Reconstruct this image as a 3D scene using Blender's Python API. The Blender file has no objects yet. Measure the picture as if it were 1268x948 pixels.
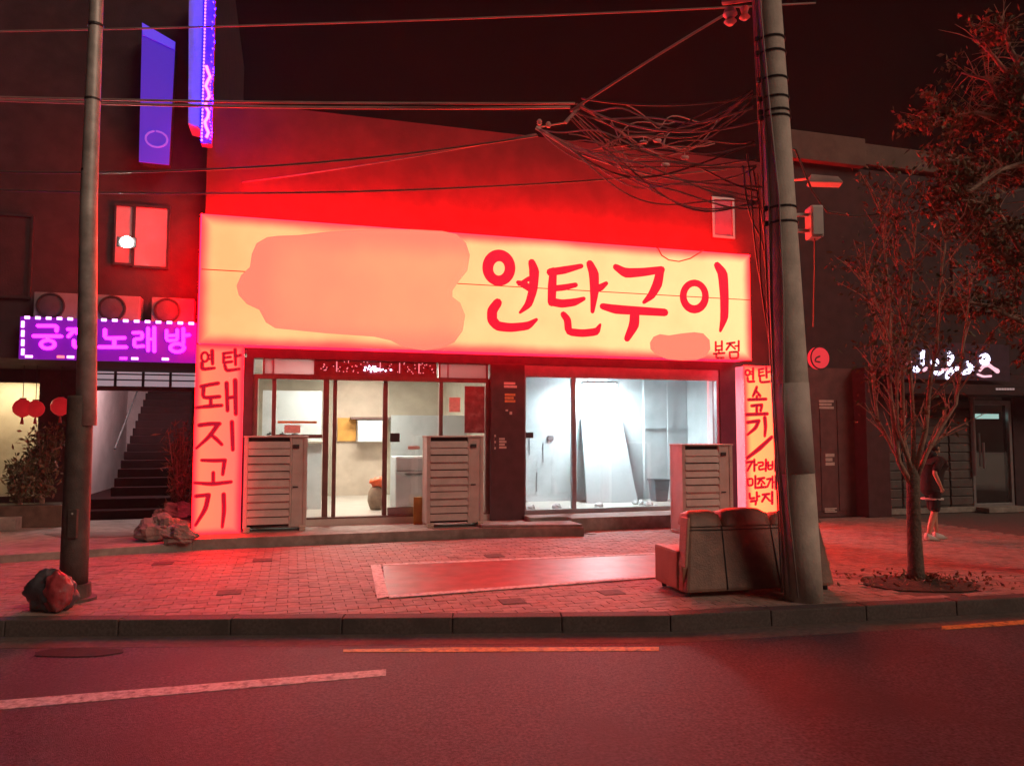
import bpy, math, random
from mathutils import Vector, noise
R = math.radians
random.seed(7)
SC = bpy.context.scene
COL = SC.collection

# ------------------------------------------------------------------ camera
HC = 1.65
FPX = 935.0
PITCH = math.atan(62.0 / FPX)
cam_d = bpy.data.cameras.new('camera')
cam_d.sensor_width = 36.0
cam_d.lens = FPX / 1268.0 * 36.0
cam_d.clip_end = 500.0
cam = bpy.data.objects.new('camera', cam_d)
cam.location = (0, 0, HC)
cam.rotation_euler = (R(90) + PITCH, 0, 0)
COL.objects.link(cam)
SC.camera = cam

# ------------------------------------------------------------------ world, ambient street light, exposure
world = bpy.data.worlds.new('World')
SC.world = world
world.use_nodes = True
wn = world.node_tree
bg = wn.nodes['Background']
sky = wn.nodes.new('ShaderNodeTexSky')
sky.sky_type = 'NISHITA'
sky.sun_disc = False
sky.sun_elevation = R(36)
sky.sun_rotation = R(127)
mixw = wn.nodes.new('ShaderNodeMix')
mixw.data_type = 'RGBA'
mixw.blend_type = 'MULTIPLY'
mixw.inputs[0].default_value = 1.0
mixw.inputs[7].default_value = (1.0, 0.10, 0.12, 1)      # town glow on a night sky
wn.links.new(sky.outputs[0], mixw.inputs[6])
wn.links.new(mixw.outputs[2], bg.inputs[0])
bg.inputs[1].default_value = 0.0008

sun_d = bpy.data.lights.new('sun', 'SUN')
sun_d.energy = 1.2
sun_d.angle = R(28)
sun_d.color = (1.0, 0.7, 0.52)
sun = bpy.data.objects.new('sun', sun_d)
sun.rotation_euler = (R(90 - 36), 0, R(53))      # street light from the right, along the road
sun.location = (4, -6, 10)
COL.objects.link(sun)

vs = SC.view_settings
vs.view_transform = 'Standard'
vs.look = 'None'
vs.exposure = 0.0
vs.gamma = 1.0
vs.use_curve_mapping = False

# ------------------------------------------------------------------ photo pixel -> place
CP, SP = math.cos(PITCH), math.sin(PITCH)
def ray(px, py):
    a, b, c = px - 634.0, 474.0 - py, FPX
    return Vector((a, -SP * b + CP * c, CP * b + SP * c))
PHI = R(16.2)
U = Vector((math.cos(PHI), math.sin(PHI), 0))
N = Vector((-math.sin(PHI), math.cos(PHI), 0))
P0 = Vector((-(634 - 247) / 937.0 * 11.4, 11.4, 0))
CAM = Vector((0, 0, HC))
def F(u, n, z=0.0):
    p = P0 + U * u + N * n
    return Vector((p.x, p.y, z))
def fp(px, py, n):
    d = ray(px, py)
    t = ((P0 + N * n - CAM).dot(N)) / d.dot(N)
    p = CAM + d * t
    return ((p - P0).dot(U), p.z)
def gp(px, py, z=0.0):
    d = ray(px, py)
    p = CAM + d * ((z - HC) / d.z)
    return Vector((p.x, p.y, z))
def gf(px, py, z=0.0):
    p = gp(px, py, z)
    return ((p - P0).dot(U), (p - P0).dot(N))
def at(px, py, Y):
    d = ray(px, py)
    return CAM + d * (Y / d.y)
def rect(x0, y0, x1, y1, n):
    u0 = fp(x0, (y0 + y1) / 2, n)[0]
    u1 = fp(x1, (y0 + y1) / 2, n)[0]
    xm = (x0 + x1) / 2
    return u0, u1, fp(xm, y1, n)[1], fp(xm, y0, n)[1]

# ------------------------------------------------------------------ materials
MATS = {}
def nt(name):
    m = bpy.data.materials.new(name)
    m.use_nodes = True
    t = m.node_tree
    return m, t, t.nodes['Principled BSDF']
def pbr(name, col, rough=0.6, metal=0.0, var=0.25, scale=6.0, bump=0.15, bscale=None, dirt=None, spec=0.5, dscale=1.3):
    """a surface with uneven colour, blotchy wear and fine relief"""
    m, t, b = nt(name)
    tc = t.nodes.new('ShaderNodeTexCoord')
    nz = t.nodes.new('ShaderNodeTexNoise')
    nz.inputs['Scale'].default_value = scale
    nz.inputs['Detail'].default_value = 6
    t.links.new(tc.outputs['Object'], nz.inputs['Vector'])
    rp = t.nodes.new('ShaderNodeValToRGB')
    c = Vector(col[:3])
    lo, hi = c * (1 - var), c * (1 + var)
    rp.color_ramp.elements[0].position = 0.3
    rp.color_ramp.elements[1].position = 0.7
    rp.color_ramp.elements[0].color = (*lo, 1)
    rp.color_ramp.elements[1].color = (*hi, 1)
    t.links.new(nz.outputs['Fac'], rp.inputs['Fac'])
    out = rp.outputs['Color']
    if dirt:
        n2 = t.nodes.new('ShaderNodeTexNoise')
        n2.inputs['Scale'].default_value = dscale
        n2.inputs['Detail'].default_value = 8
        n2.inputs['Roughness'].default_value = 0.65
        t.links.new(tc.outputs['Object'], n2.inputs['Vector'])
        r2 = t.nodes.new('ShaderNodeValToRGB')
        r2.color_ramp.elements[0].position = 0.48
        r2.color_ramp.elements[1].position = 0.68
        t.links.new(n2.outputs['Fac'], r2.inputs['Fac'])
        mx = t.nodes.new('ShaderNodeMix')
        mx.data_type = 'RGBA'
        t.links.new(r2.outputs['Color'], mx.inputs[0])
        t.links.new(out, mx.inputs[6])
        mx.inputs[7].default_value = (*dirt, 1)
        out = mx.outputs[2]
    t.links.new(out, b.inputs['Base Color'])
    b.inputs['Roughness'].default_value = rough
    b.inputs['Metallic'].default_value = metal
    b.inputs['Specular IOR Level'].default_value = spec
    if bump:
        n3 = t.nodes.new('ShaderNodeTexNoise')
        n3.inputs['Scale'].default_value = bscale or scale * 8
        n3.inputs['Detail'].default_value = 4
        t.links.new(tc.outputs['Object'], n3.inputs['Vector'])
        bp = t.nodes.new('ShaderNodeBump')
        bp.inputs['Strength'].default_value = bump
        bp.inputs['Distance'].default_value = 0.02
        t.links.new(n3.outputs['Fac'], bp.inputs['Height'])
        t.links.new(bp.outputs['Normal'], b.inputs['Normal'])
    MATS[name] = m
    return m
def emit(name, col, strength=1.0, base=(0.3, 0.3, 0.3)):
    m, t, b = nt(name)
    b.inputs['Base Color'].default_value = (*base, 1)
    b.inputs['Emission Color'].default_value = (*col, 1)
    b.inputs['Emission Strength'].default_value = strength
    b.inputs['Roughness'].default_value = 0.5
    MATS[name] = m
    return m
def glass(name, tint=(0.9, 0.95, 0.95), refl=0.10):
    m = bpy.data.materials.new(name)
    m.use_nodes = True
    t = m.node_tree
    t.nodes.clear()
    o = t.nodes.new('ShaderNodeOutputMaterial')
    tr = t.nodes.new('ShaderNodeBsdfTransparent')
    tr.inputs[0].default_value = (*tint, 1)
    gl = t.nodes.new('ShaderNodeBsdfGlossy')
    gl.inputs['Roughness'].default_value = 0.03
    mx = t.nodes.new('ShaderNodeMixShader')
    mx.inputs[0].default_value = refl
    t.links.new(tr.outputs[0], mx.inputs[1])
    t.links.new(gl.outputs[0], mx.inputs[2])
    t.links.new(mx.outputs[0], o.inputs[0])
    return m
def lightbox(name, a, b_, edge, x0, x1, z0, z1, margin, gain=1.0, seed=0.0, rows=0.0):
    """translucent face of a light box: lamps inside, dimmer and redder towards its rim, blotchy"""
    m, t, b = nt(name)
    b.inputs['Base Color'].default_value = (0.5, 0.1, 0.06, 1)
    b.inputs['Roughness'].default_value = 0.35
    tc = t.nodes.new('ShaderNodeTexCoord')
    sp = t.nodes.new('ShaderNodeSeparateXYZ')
    t.links.new(tc.outputs['Object'], sp.inputs[0])
    def math_(op, *ins):
        n = t.nodes.new('ShaderNodeMath')
        n.operation = op
        for i, v in enumerate(ins):
            if isinstance(v, (int, float)):
                n.inputs[i].default_value = v
            else:
                t.links.new(v, n.inputs[i])
        return n.outputs[0]
    dx = math_('MINIMUM', math_('SUBTRACT', sp.outputs[0], x0), math_('SUBTRACT', x1, sp.outputs[0]))
    dz = math_('MINIMUM', math_('SUBTRACT', sp.outputs[2], z0), math_('SUBTRACT', z1, sp.outputs[2]))
    d = math_('DIVIDE', math_('MINIMUM', dx, dz), margin)
    nz = t.nodes.new('ShaderNodeTexNoise')
    nz.inputs['Scale'].default_value = 1.1
    nz.inputs['Detail'].default_value = 3
    mp = t.nodes.new('ShaderNodeMapping')
    mp.inputs['Location'].default_value = (seed, seed, seed)
    t.links.new(tc.outputs['Object'], mp.inputs[0])
    t.links.new(mp.outputs[0], nz.inputs['Vector'])
    d = math_('ADD', d, math_('MULTIPLY', math_('SUBTRACT', nz.outputs['Fac'], 0.5), 0.5))
    n = t.nodes.new('ShaderNodeMapRange')
    n.interpolation_type = 'SMOOTHSTEP'
    t.links.new(d, n.inputs[0])
    # lengthwise change from colour a to b
    l = t.nodes.new('ShaderNodeMapRange')
    t.links.new(sp.outputs[0], l.inputs[0])
    l.inputs[1].default_value = x0
    l.inputs[2].default_value = x1
    ln = math_('ADD', l.outputs[0], math_('MULTIPLY', math_('SUBTRACT', nz.outputs['Fac'], 0.5), 1.1))
    m1 = t.nodes.new('ShaderNodeMix')
    m1.data_type = 'RGBA'
    t.links.new(ln, m1.inputs[0])
    m1.inputs[6].default_value = (*a, 1)
    m1.inputs[7].default_value = (*b_, 1)
    m2 = t.nodes.new('ShaderNodeMix')
    m2.data_type = 'RGBA'
    t.links.new(n.outputs[0], m2.inputs[0])
    m2.inputs[6].default_value = (*edge, 1)
    t.links.new(m1.outputs[2], m2.inputs[7])
    t.links.new(m2.outputs[2], b.inputs['Emission Color'])
    b.inputs['Emission Strength'].default_value = gain
    return m

# ------------------------------------------------------------------ geometry helpers
class MB:
    def __init__(s):
        s.v, s.f = [], []
    def add(s, vs_, fs):
        o = len(s.v)
        s.v += [tuple(p) for p in vs_]
        s.f += [tuple(i + o for i in f) for f in fs]
        return s
    def box(s, x0, x1, y0, y1, z0, z1):
        return s.add([(x0, y0, z0), (x1, y0, z0), (x1, y1, z0), (x0, y1, z0), (x0, y0, z1), (x1, y0, z1), (x1, y1, z1), (x0, y1, z1)],
                     [(3, 2, 1, 0), (4, 5, 6, 7), (0, 1, 5, 4), (1, 2, 6, 5), (2, 3, 7, 6), (3, 0, 4, 7)])
    def hexa(s, b, t):
        return s.add(list(b) + list(t), [(3, 2, 1, 0), (4, 5, 6, 7), (0, 1, 5, 4), (1, 2, 6, 5), (2, 3, 7, 6), (3, 0, 4, 7)])
    def prism_xz(s, poly, y0, y1):
        n = len(poly)
        v = [(x, y0, z) for x, z in poly] + [(x, y1, z) for x, z in poly]
        f = [tuple(range(n)), tuple(range(2 * n - 1, n - 1, -1))]
        f += [((i + 1) % n, i, i + n, (i + 1) % n + n) for i in range(n)]
        return s.add(v, f)
    def prism_xy(s, poly, z0, z1):
        n = len(poly)
        v = [(x, y, z0) for x, y in poly] + [(x, y, z1) for x, y in poly]
        f = [tuple(range(n - 1, -1, -1)), tuple(range(n, 2 * n))]
        f += [(i, (i + 1) % n, (i + 1) % n + n, i + n) for i in range(n)]
        return s.add(v, f)
    def prism_yz(s, poly, x0, x1):
        n = len(poly)
        v = [(x0, y, z) for y, z in poly] + [(x1, y, z) for y, z in poly]
        f = [tuple(range(n - 1, -1, -1)), tuple(range(n, 2 * n))]
        f += [(i, (i + 1) % n, (i + 1) % n + n, i + n) for i in range(n)]
        return s.add(v, f)
    def tube(s, pts, rad, k=8, cap=True):
        pts = [Vector(p) for p in pts]
        if isinstance(rad, (int, float)):
            rad = [rad] * len(pts)
        rings = []
        prev = None
        for i, p in enumerate(pts):
            a = pts[max(i - 1, 0)]
            b = pts[min(i + 1, len(pts) - 1)]
            d = (b - a)
            if d.length < 1e-9:
                d = Vector((0, 0, 1))
            d.normalize()
            if prev is None:
                h = Vector((1, 0, 0)) if abs(d.x) < 0.8 else Vector((0, 1, 0))
            else:
                h = prev
            x = (h - d * h.dot(d))
            if x.length < 1e-6:
                x = d.orthogonal()
            x.normalize()
            prev = x
            y = d.cross(x)
            rings.append([p + (x * math.cos(2 * math.pi * j / k) + y * math.sin(2 * math.pi * j / k)) * rad[i] for j in range(k)])
        v = [q for r_ in rings for q in r_]
        f = []
        for i in range(len(pts) - 1):
            for j in range(k):
                a, b = i * k + j, i * k + (j + 1) % k
                f.append((a, b, b + k, a + k))
        if cap:
            f.append(tuple(range(k - 1, -1, -1)))
            f.append(tuple(range(len(v) - k, len(v))))
        return s.add(v, f)
    def lathe(s, prof, c=(0, 0, 0), k=24, axis='z'):
        v, f = [], []
        for r_, h in prof:
            for j in range(k):
                a = 2 * math.pi * j / k
                x, y = r_ * math.cos(a), r_ * math.sin(a)
                if axis == 'z':
                    v.append((c[0] + x, c[1] + y, c[2] + h))
                else:
                    v.append((c[0] + x, c[1] + h, c[2] + y))
        for i in range(len(prof) - 1):
            for j in range(k):
                a, b = i * k + j, i * k + (j + 1) % k
                f.append((a, b, b + k, a + k))
        f.append(tuple(range(k - 1, -1, -1)))
        f.append(tuple(range(len(v) - k, len(v))))
        return s.add(v, f)
    def blob(s, c, r_, seed=0, amp=0.2, freq=1.5, nu=14, nv=9, flat=None):
        v, f = [], []
        c = Vector(c)
        for i in range(nv + 1):
            th = math.pi * i / nv
            for j in range(nu):
                ph = 2 * math.pi * j / nu
                d = Vector((math.sin(th) * math.cos(ph), math.sin(th) * math.sin(ph), math.cos(th)))
                o_s = Vector((seed * 3.1, seed * 1.7, seed))
                k = 1 + amp * (noise.noise(d * freq + o_s) + .45 * noise.noise(d * freq * 2.6 + o_s) + .22 * abs(noise.noise(d * freq * 6 + o_s)))
                p = Vector((d.x * r_[0], d.y * r_[1], d.z * r_[2])) * k
                q = c + p
                if flat is not None and q.z < flat:
                    q.z = flat
                v.append(q)
        for i in range(nv):
            for j in range(nu):
                a, b = i * nu + j, i * nu + (j + 1) % nu
                f.append((a, a + nu, b + nu, b))
        return s.add(v, f)
    def stroke(s, pts, w, y, th=0.006):
        """brush stroke in the xz plane: polyline with a width at each point, rounded ends, raised by th towards -y"""
        if isinstance(w, (int, float)):
            w = [w] * len(pts)
        P, W = [], []
        for i in range(len(pts) - 1):      # resample for smooth corners
            for k in range(4):
                t_ = k / 4
                P.append(Vector((pts[i][0] + (pts[i + 1][0] - pts[i][0]) * t_, pts[i][1] + (pts[i + 1][1] - pts[i][1]) * t_)))
                W.append(w[i] + (w[i + 1] - w[i]) * t_)
        P.append(Vector(pts[-1])); W.append(w[-1])
        Q = [P[0]] + [(P[i - 1] + P[i] * 2 + P[i + 1]) / 4 for i in range(1, len(P) - 1)] + [P[-1]]
        L_, R_ = [], []
        closed = (Vector(pts[0]) - Vector(pts[-1])).length < 1e-6
        for i, p in enumerate(Q):
            a = Q[i - 1] if i else (Q[-2] if closed else Q[0])
            b = Q[i + 1] if i < len(Q) - 1 else (Q[1] if closed else Q[-1])
            d = b - a
            if d.length < 1e-9:
                d = Vector((1, 0))
            d.normalize()
            nn = Vector((-d.y, d.x)) * (W[i] / 2)
            L_.append(p + nn); R_.append(p - nn)
        n = len(Q)
        cap0, cap1 = [], []
        if not closed:
            for p, o, ls in ((Q[0], -1, cap0), (Q[-1], 1, cap1)):
                i = 0 if o < 0 else n - 1
                st = L_[i] - p
                a0 = math.atan2(st.y, st.x)
                for k in range(1, 4):
                    a = a0 + (math.pi * k / 4 if o < 0 else -math.pi * k / 4)
                    ls.append(p + Vector((math.cos(a), math.sin(a))) * st.length)
        v, f = [], []
        for i in range(n):
            v += [(L_[i].x, y - th, L_[i].y), (R_[i].x, y - th, R_[i].y), (L_[i].x, y, L_[i].y), (R_[i].x, y, R_[i].y)]
        for i in range(n - 1):
            a = i * 4
            f += [(a, a + 1, a + 5, a + 4), (a + 2, a, a + 4, a + 6), (a + 1, a + 3, a + 7, a + 5)]
        for ls, a in ((cap0, 0), (cap1, (n - 1) * 4)):
            if ls:
                o = len(v)
                v += [(p.x, y - th, p.y) for p in ls]
                v += [(p.x, y, p.y) for p in ls]
                m_ = len(ls)
                f.append((a,) + tuple(range(o, o + m_)) + (a + 1,))
                ch = [a] + list(range(o, o + m_)) + [a + 1]
                cb = [a + 2] + list(range(o + m_, o + 2 * m_)) + [a + 3]
                f += [(ch[i], ch[i + 1], cb[i + 1], cb[i]) for i in range(len(ch) - 1)]
        return s.add(v, f)
    def leaf(s, c, ln, wd, rnd, up=None):
        d = Vector((rnd.uniform(-1, 1), rnd.uniform(-1, 1), rnd.uniform(-1, 1)))
        if up is not None:
            d = d * 0.6 + Vector(up)
        d.normalize()
        sd = d.cross(Vector((rnd.uniform(-1, 1), rnd.uniform(-1, 1), rnd.uniform(-1, 1))))
        if sd.length < 1e-4:
            sd = d.orthogonal()
        sd.normalize()
        nn = d.cross(sd)
        c = Vector(c)
        return s.add([c, c + d * ln * 0.5 + sd * wd / 2 + nn * wd * 0.15, c + d * ln, c + d * ln * 0.5 - sd * wd / 2 + nn * wd * 0.15],
                     [(0, 1, 2), (0, 2, 3)])

BASE = {}
def root_of(o):
    while o.parent:
        o = o.parent
    return o
def thing(name, label, cat, loc=(0, 0, 0), rotz=0.0, group=None, base=None, kind=None):
    o = bpy.data.objects.new(name, None)
    o.empty_display_size = 0.2
    COL.objects.link(o)
    o.location = loc
    o.rotation_euler = (0, 0, rotz)
    o['label'] = label
    o['category'] = cat
    if group:
        o['group'] = group
    BASE[o.name] = Vector(base) if base is not None else Vector((0, 0, 0))
    return o
def fthing(name, label, cat, u=0.0, n=0.0, z=0.0, group=None):
    """a thing laid out in facade coordinates (along, into, up); its parts are given in those coordinates"""
    return thing(name, label, cat, F(u, n, z), PHI, group, base=(u, n, z))
def mesh_of(name, mb, mat, off=Vector((0, 0, 0)), smooth=False, bevel=0.0):
    me = bpy.data.meshes.new(name)
    me.from_pydata([tuple(Vector(p) - off) for p in mb.v], [], mb.f)
    me.validate()
    import bmesh
    bm = bmesh.new()
    bm.from_mesh(me)
    bmesh.ops.recalc_face_normals(bm, faces=bm.faces)
    if bevel:
        es = [e for e in bm.edges if len(e.link_faces) == 2 and e.calc_face_angle(0) > R(40)]
        bmesh.ops.bevel(bm, geom=es, offset=bevel, segments=2, affect='EDGES', profile=0.6, clamp_overlap=True)
    bm.to_mesh(me)
    bm.free()
    if smooth:
        me.polygons.foreach_set('use_smooth', [True] * len(me.polygons))
    me.materials.append(mat)
    return me
def part(name, mb, mat, parent, smooth=False, bevel=0.0, label=None, kind=None):
    off = BASE.get(root_of(parent).name, Vector((0, 0, 0)))
    o = bpy.data.objects.new(name, mesh_of(name, mb, mat, off, smooth, bevel))
    COL.objects.link(o)
    o.parent = parent
    if label:
        o['label'] = label
    if kind:
        o['kind'] = kind
    return o
def solo(name, mb, mat, label=None, cat=None, group=None, kind=None, smooth=False, bevel=0.0, loc=(0, 0, 0), rotz=0.0, base=None):
    b_ = Vector(base) if base is not None else Vector((0, 0, 0))
    o = bpy.data.objects.new(name, mesh_of(name, mb, mat, b_, smooth, bevel))
    COL.objects.link(o)
    o.location = loc
    o.rotation_euler = (0, 0, rotz)
    if label: o['label'] = label
    if cat: o['category'] = cat
    if group: o['group'] = group
    if kind: o['kind'] = kind
    BASE[o.name] = b_
    return o
def fsolo(name, mb, mat, label=None, cat=None, u=0.0, n=0.0, z=0.0, **k):
    return solo(name, mb, mat, label, cat, loc=F(u, n, z), rotz=PHI, base=(u, n, z), **k)
def kids(o):
    return [c for c in list(COL.objects) if c.parent == o]
def copy_tree(o, parent=None):
    c = o.copy()
    COL.objects.link(c)
    c.parent = parent
    if o.name in BASE:
        BASE[c.name] = BASE[o.name]
    for ch in kids(o):
        copy_tree(ch, c)
    return c

# ------------------------------------------------------------------ palette
M_asphalt = pbr('asphalt', (0.062, 0.052, 0.064), 0.6, var=0.85, scale=48, bump=0.6, bscale=160, dirt=(0.045, 0.033, 0.04), dscale=0.6)
M_white_paint = pbr('road_paint_white', (0.6, 0.57, 0.55), 0.6, var=0.25, scale=30, bump=0.3, bscale=120, dirt=(0.16, 0.13, 0.13), dscale=16)
M_yellow_paint = pbr('road_paint_yellow', (0.6, 0.33, 0.08), 0.6, var=0.25, scale=30, bump=0.3, bscale=120, dirt=(0.12, 0.09, 0.06), dscale=14)
M_kerb = pbr('kerb_granite', (0.09, 0.07, 0.065), 0.75, var=0.3, scale=40, bump=0.3, dirt=(0.06, 0.048, 0.045), dscale=2)
M_mortar = pbr('paver_joint_sand', (0.12, 0.09, 0.08), 0.9, var=0.3, scale=30)
M_pav = [pbr('paver_%s' % k, c, 0.7, var=0.22, scale=14, bump=0.3, bscale=90, dirt=d_, dscale=3) for k, c, d_ in
         (('tan', (0.33, 0.235, 0.205), (0.2, 0.14, 0.125)), ('buff', (0.29, 0.21, 0.185), (0.18, 0.13, 0.115)), ('clay', (0.33, 0.2, 0.17), (0.19, 0.12, 0.1)))]
M_pav_dark = pbr('paver_dark', (0.1, 0.07, 0.065), 0.75, var=0.3, scale=20, bump=0.3)
M_red_paint = pbr('ramp_red_paint', (0.32, 0.075, 0.075), 0.42, var=0.3, scale=5, bump=0.12, bscale=60, dirt=(0.3, 0.15, 0.14), dscale=2)
M_concrete = pbr('concrete', (0.3, 0.27, 0.24), 0.8, var=0.25, scale=8, bump=0.25, dirt=(0.17, 0.15, 0.13), dscale=1.5)
M_pole_concrete = pbr('pole_concrete', (0.56, 0.48, 0.42), 0.8, var=0.2, scale=5, bump=0.2, dirt=(0.38, 0.33, 0.29), dscale=1.6)
M_steel = pbr('galvanised_steel', (0.5, 0.47, 0.44), 0.5, metal=0.25, var=0.2, scale=10, bump=0.05, dirt=(0.25, 0.22, 0.2))
M_sleeve = pbr('pole_sleeve', (0.075, 0.055, 0.05), 0.65, var=0.35, scale=9, bump=0.25, dirt=(0.13, 0.09, 0.07))
M_dark_metal = pbr('dark_metal', (0.03, 0.028, 0.03), 0.5, var=0.3, scale=12, bump=0.05)
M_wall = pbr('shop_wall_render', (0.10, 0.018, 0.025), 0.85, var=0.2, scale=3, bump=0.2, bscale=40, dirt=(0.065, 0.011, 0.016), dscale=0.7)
M_wall_dark = pbr('dark_wall', (0.04, 0.02, 0.024), 0.8, var=0.3, scale=4, bump=0.2, bscale=40)
M_brown_panel = pbr('brown_cladding', (0.07, 0.03, 0.035), 0.4, var=0.25, scale=6, bump=0.05)
M_frame = pbr('door_frame_brown', (0.14, 0.075, 0.065), 0.4, var=0.2, scale=8, bump=0.04)
M_alu = pbr('aluminium_frame', (0.36, 0.35, 0.36), 0.38, metal=0.7, var=0.1, scale=10, bump=0.03)
M_glass = glass('window_glass')
M_frost = pbr('frosted_pane', (0.4, 0.38, 0.4), 0.35, var=0.1, scale=4, bump=0.03)
def frosted(name, col):
    m, t, b = nt(name)
    tl = t.nodes.new('ShaderNodeBsdfTranslucent')
    tl.inputs[0].default_value = (*col, 1)
    b.inputs['Base Color'].default_value = (*[c * .6 for c in col], 1)
    b.inputs['Roughness'].default_value = .4
    mx = t.nodes.new('ShaderNodeMixShader')
    mx.inputs[0].default_value = .65
    o = t.nodes['Material Output']
    t.links.new(b.outputs[0], mx.inputs[1]); t.links.new(tl.outputs[0], mx.inputs[2])
    t.links.new(mx.outputs[0], o.inputs[0])
    return m
M_frost_lit = frosted('frosted_transom', (.75, .72, .74))
M_int_white = pbr('interior_white', (0.68, 0.7, 0.72), 0.7, var=0.06, scale=2, bump=0.05, dirt=(0.52, 0.54, 0.56), dscale=1.2)
M_int_beige = pbr('interior_beige', (0.5, 0.42, 0.34), 0.7, var=0.12, scale=3, bump=0.05, dirt=(0.42, 0.34, 0.27), dscale=1.6)
M_int_floor = pbr('interior_floor', (0.5, 0.47, 0.42), 0.35, var=0.08, scale=4, bump=0.03)
M_louvre = pbr('cream_louvre', (0.52, 0.47, 0.43), 0.45, var=0.1, scale=5, bump=0.06, dirt=(0.44, 0.39, 0.35), dscale=3)
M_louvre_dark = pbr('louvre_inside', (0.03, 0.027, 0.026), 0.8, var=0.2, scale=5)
M_cream = pbr('cream_foot', (0.5, 0.44, 0.36), 0.6, var=0.15, scale=8)
M_yellow_board = pbr('ochre_board', (0.55, 0.27, 0.05), 0.55, var=0.15, scale=6)
M_tan_bag = pbr('tan_sack', (0.27, 0.2, 0.14), 0.85, var=0.2, scale=9, bump=0.4)
M_orange = pbr('orange_plastic', (0.75, 0.12, 0.03), 0.4, var=0.15, scale=8)
M_leather = pbr('brown_leatherette', (0.2, 0.105, 0.075), 0.5, var=0.3, scale=5, bump=0.25, bscale=60, dirt=(0.12, 0.065, 0.05), dscale=3)
M_leather_side = pbr('tan_leatherette', (0.32, 0.17, 0.11), 0.5, var=0.25, scale=5, bump=0.25, bscale=60, dirt=(0.3, 0.18, 0.12))
M_wood = pbr('weathered_wood', (0.11, 0.07, 0.05), 0.75, var=0.35, scale=7, bump=0.3)
M_bark = pbr('bark', (0.12, 0.085, 0.065), 0.9, var=0.4, scale=16, bump=0.7, bscale=40)
M_bark_pale = pbr('pale_bark', (0.32, 0.2, 0.15), 0.85, var=0.35, scale=16, bump=0.6, bscale=40)
M_soil = pbr('soil', (0.06, 0.042, 0.03), 0.95, var=0.5, scale=18, bump=0.9, bscale=40)
M_leaf = [pbr('leaf_%s' % k, c, 0.6, var=0.3, scale=3, bump=0) for k, c in (('green', (0.08, 0.08, 0.035)), ('rust', (0.2, 0.08, 0.04)), ('olive', (0.14, 0.1, 0.045)))]
M_black_bag = pbr('grey_bag', (0.06, 0.055, 0.065), 0.4, var=0.4, scale=7, bump=0.5, bscale=16)
M_red_bag = pbr('red_bag', (0.4, 0.05, 0.06), 0.35, var=0.3, scale=7, bump=0.5, bscale=16, dirt=(0.35, 0.2, 0.22), dscale=5)
M_stone = pbr('rubble_stone', (0.24, 0.19, 0.17), 0.9, var=0.35, scale=6, bump=0.5, bscale=20)
M_cable = pbr('cable_sheath', (0.1, 0.08, 0.075), 0.45, var=0.2, scale=5, bump=0)
M_cable_pale = pbr('cable_pale', (0.3, 0.25, 0.23), 0.45, var=0.2, scale=5, bump=0)
M_skin = pbr('skin', (0.5, 0.29, 0.2), 0.55, var=0.08, scale=9, bump=0.05)
M_black_cloth = pbr('black_cloth', (0.012, 0.011, 0.013), 0.9, var=0.3, scale=12, bump=0.3)
M_hair = pbr('black_hair', (0.01, 0.008, 0.008), 0.45, var=0.3, scale=30, bump=0.4)
M_white_shoe = pbr('white_shoe', (0.6, 0.57, 0.55), 0.6, var=0.1, scale=12)
M_balloon = pbr('red_foil', (0.5, 0.012, 0.016), 0.25, var=0.1, scale=3, bump=0.05)
M_grey_shutter = pbr('grey_shutter', (0.085, 0.075, 0.07), 0.65, var=0.25, scale=4, bump=0.1, dirt=(0.05, 0.044, 0.04))
M_white_box = pbr('white_plastic', (0.55, 0.5, 0.47), 0.5, var=0.08, scale=5, bump=0.05)
M_ac = pbr('ac_casing', (0.22, 0.21, 0.22), 0.5, var=0.12, scale=5, bump=0.05)
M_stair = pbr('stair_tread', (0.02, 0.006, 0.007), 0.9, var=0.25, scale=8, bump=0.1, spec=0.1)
M_pinkwall = pbr('stairwell_plaster', (0.62, 0.5, 0.5), 0.8, var=0.12, scale=2, bump=0.1, dirt=(0.5, 0.39, 0.39))
M_paper = pbr('paper_notice', (0.55, 0.45, 0.4), 0.8, var=0.15, scale=20, bump=0)
M_ochre_paper = pbr('ochre_sticker', (0.5, 0.24, 0.08), 0.6, var=0.2, scale=20, bump=0)

# ================================================================== SETTING: road, kerb, sidewalk
road = solo('road', MB().add([(-70, -45, -0.14), (70, -45, -0.14), (70, 70, -0.14), (-70, 70, -0.14)], [(0, 1, 2, 3)]), M_asphalt, kind='structure')
K = [gp(20, 768), gp(640, 763.5), gp(830, 762), gp(1262, 740)]
dl = (K[1] - K[0]).normalized()
dr = (K[3] - K[2]).normalized()
kerb_line = [K[0] - dl * 7, K[2], K[2] + dr * 14]
kerb = thing('kerb', '', '', kind='structure')
del kerb['label'], kerb['category']
kerb['kind'] = 'structure'
KW = 0.17
for seg, (a, b) in enumerate(((kerb_line[0], kerb_line[1]), (kerb_line[1], kerb_line[2]))):
    d = (b - a).normalized()
    nn = Vector((-d.y, d.x, 0))
    L_ = (b - a).length
    n_st = int(round(L_ / 1.0))
    for i in range(n_st):
        s0, s1 = L_ * i / n_st + 0.004, L_ * (i + 1) / n_st - 0.004
        dz = random.uniform(-0.004, 0.004)
        p, q = a + d * s0, a + d * s1
        m0, m1 = p + nn * KW, q + nn * KW
        zt = 0.004 + dz
        fz = Vector((0, 0, 1))
        bt = [p + fz * -0.3 - nn * 0.012, q + fz * -0.3 - nn * 0.012, m1 + fz * -0.3, m0 + fz * -0.3]
        tp = [p + fz * zt, q + fz * zt, m1 + fz * zt, m0 + fz * zt]
        part('kerb_stone', MB().hexa(bt, tp), M_kerb, kerb, bevel=0.012)

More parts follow.
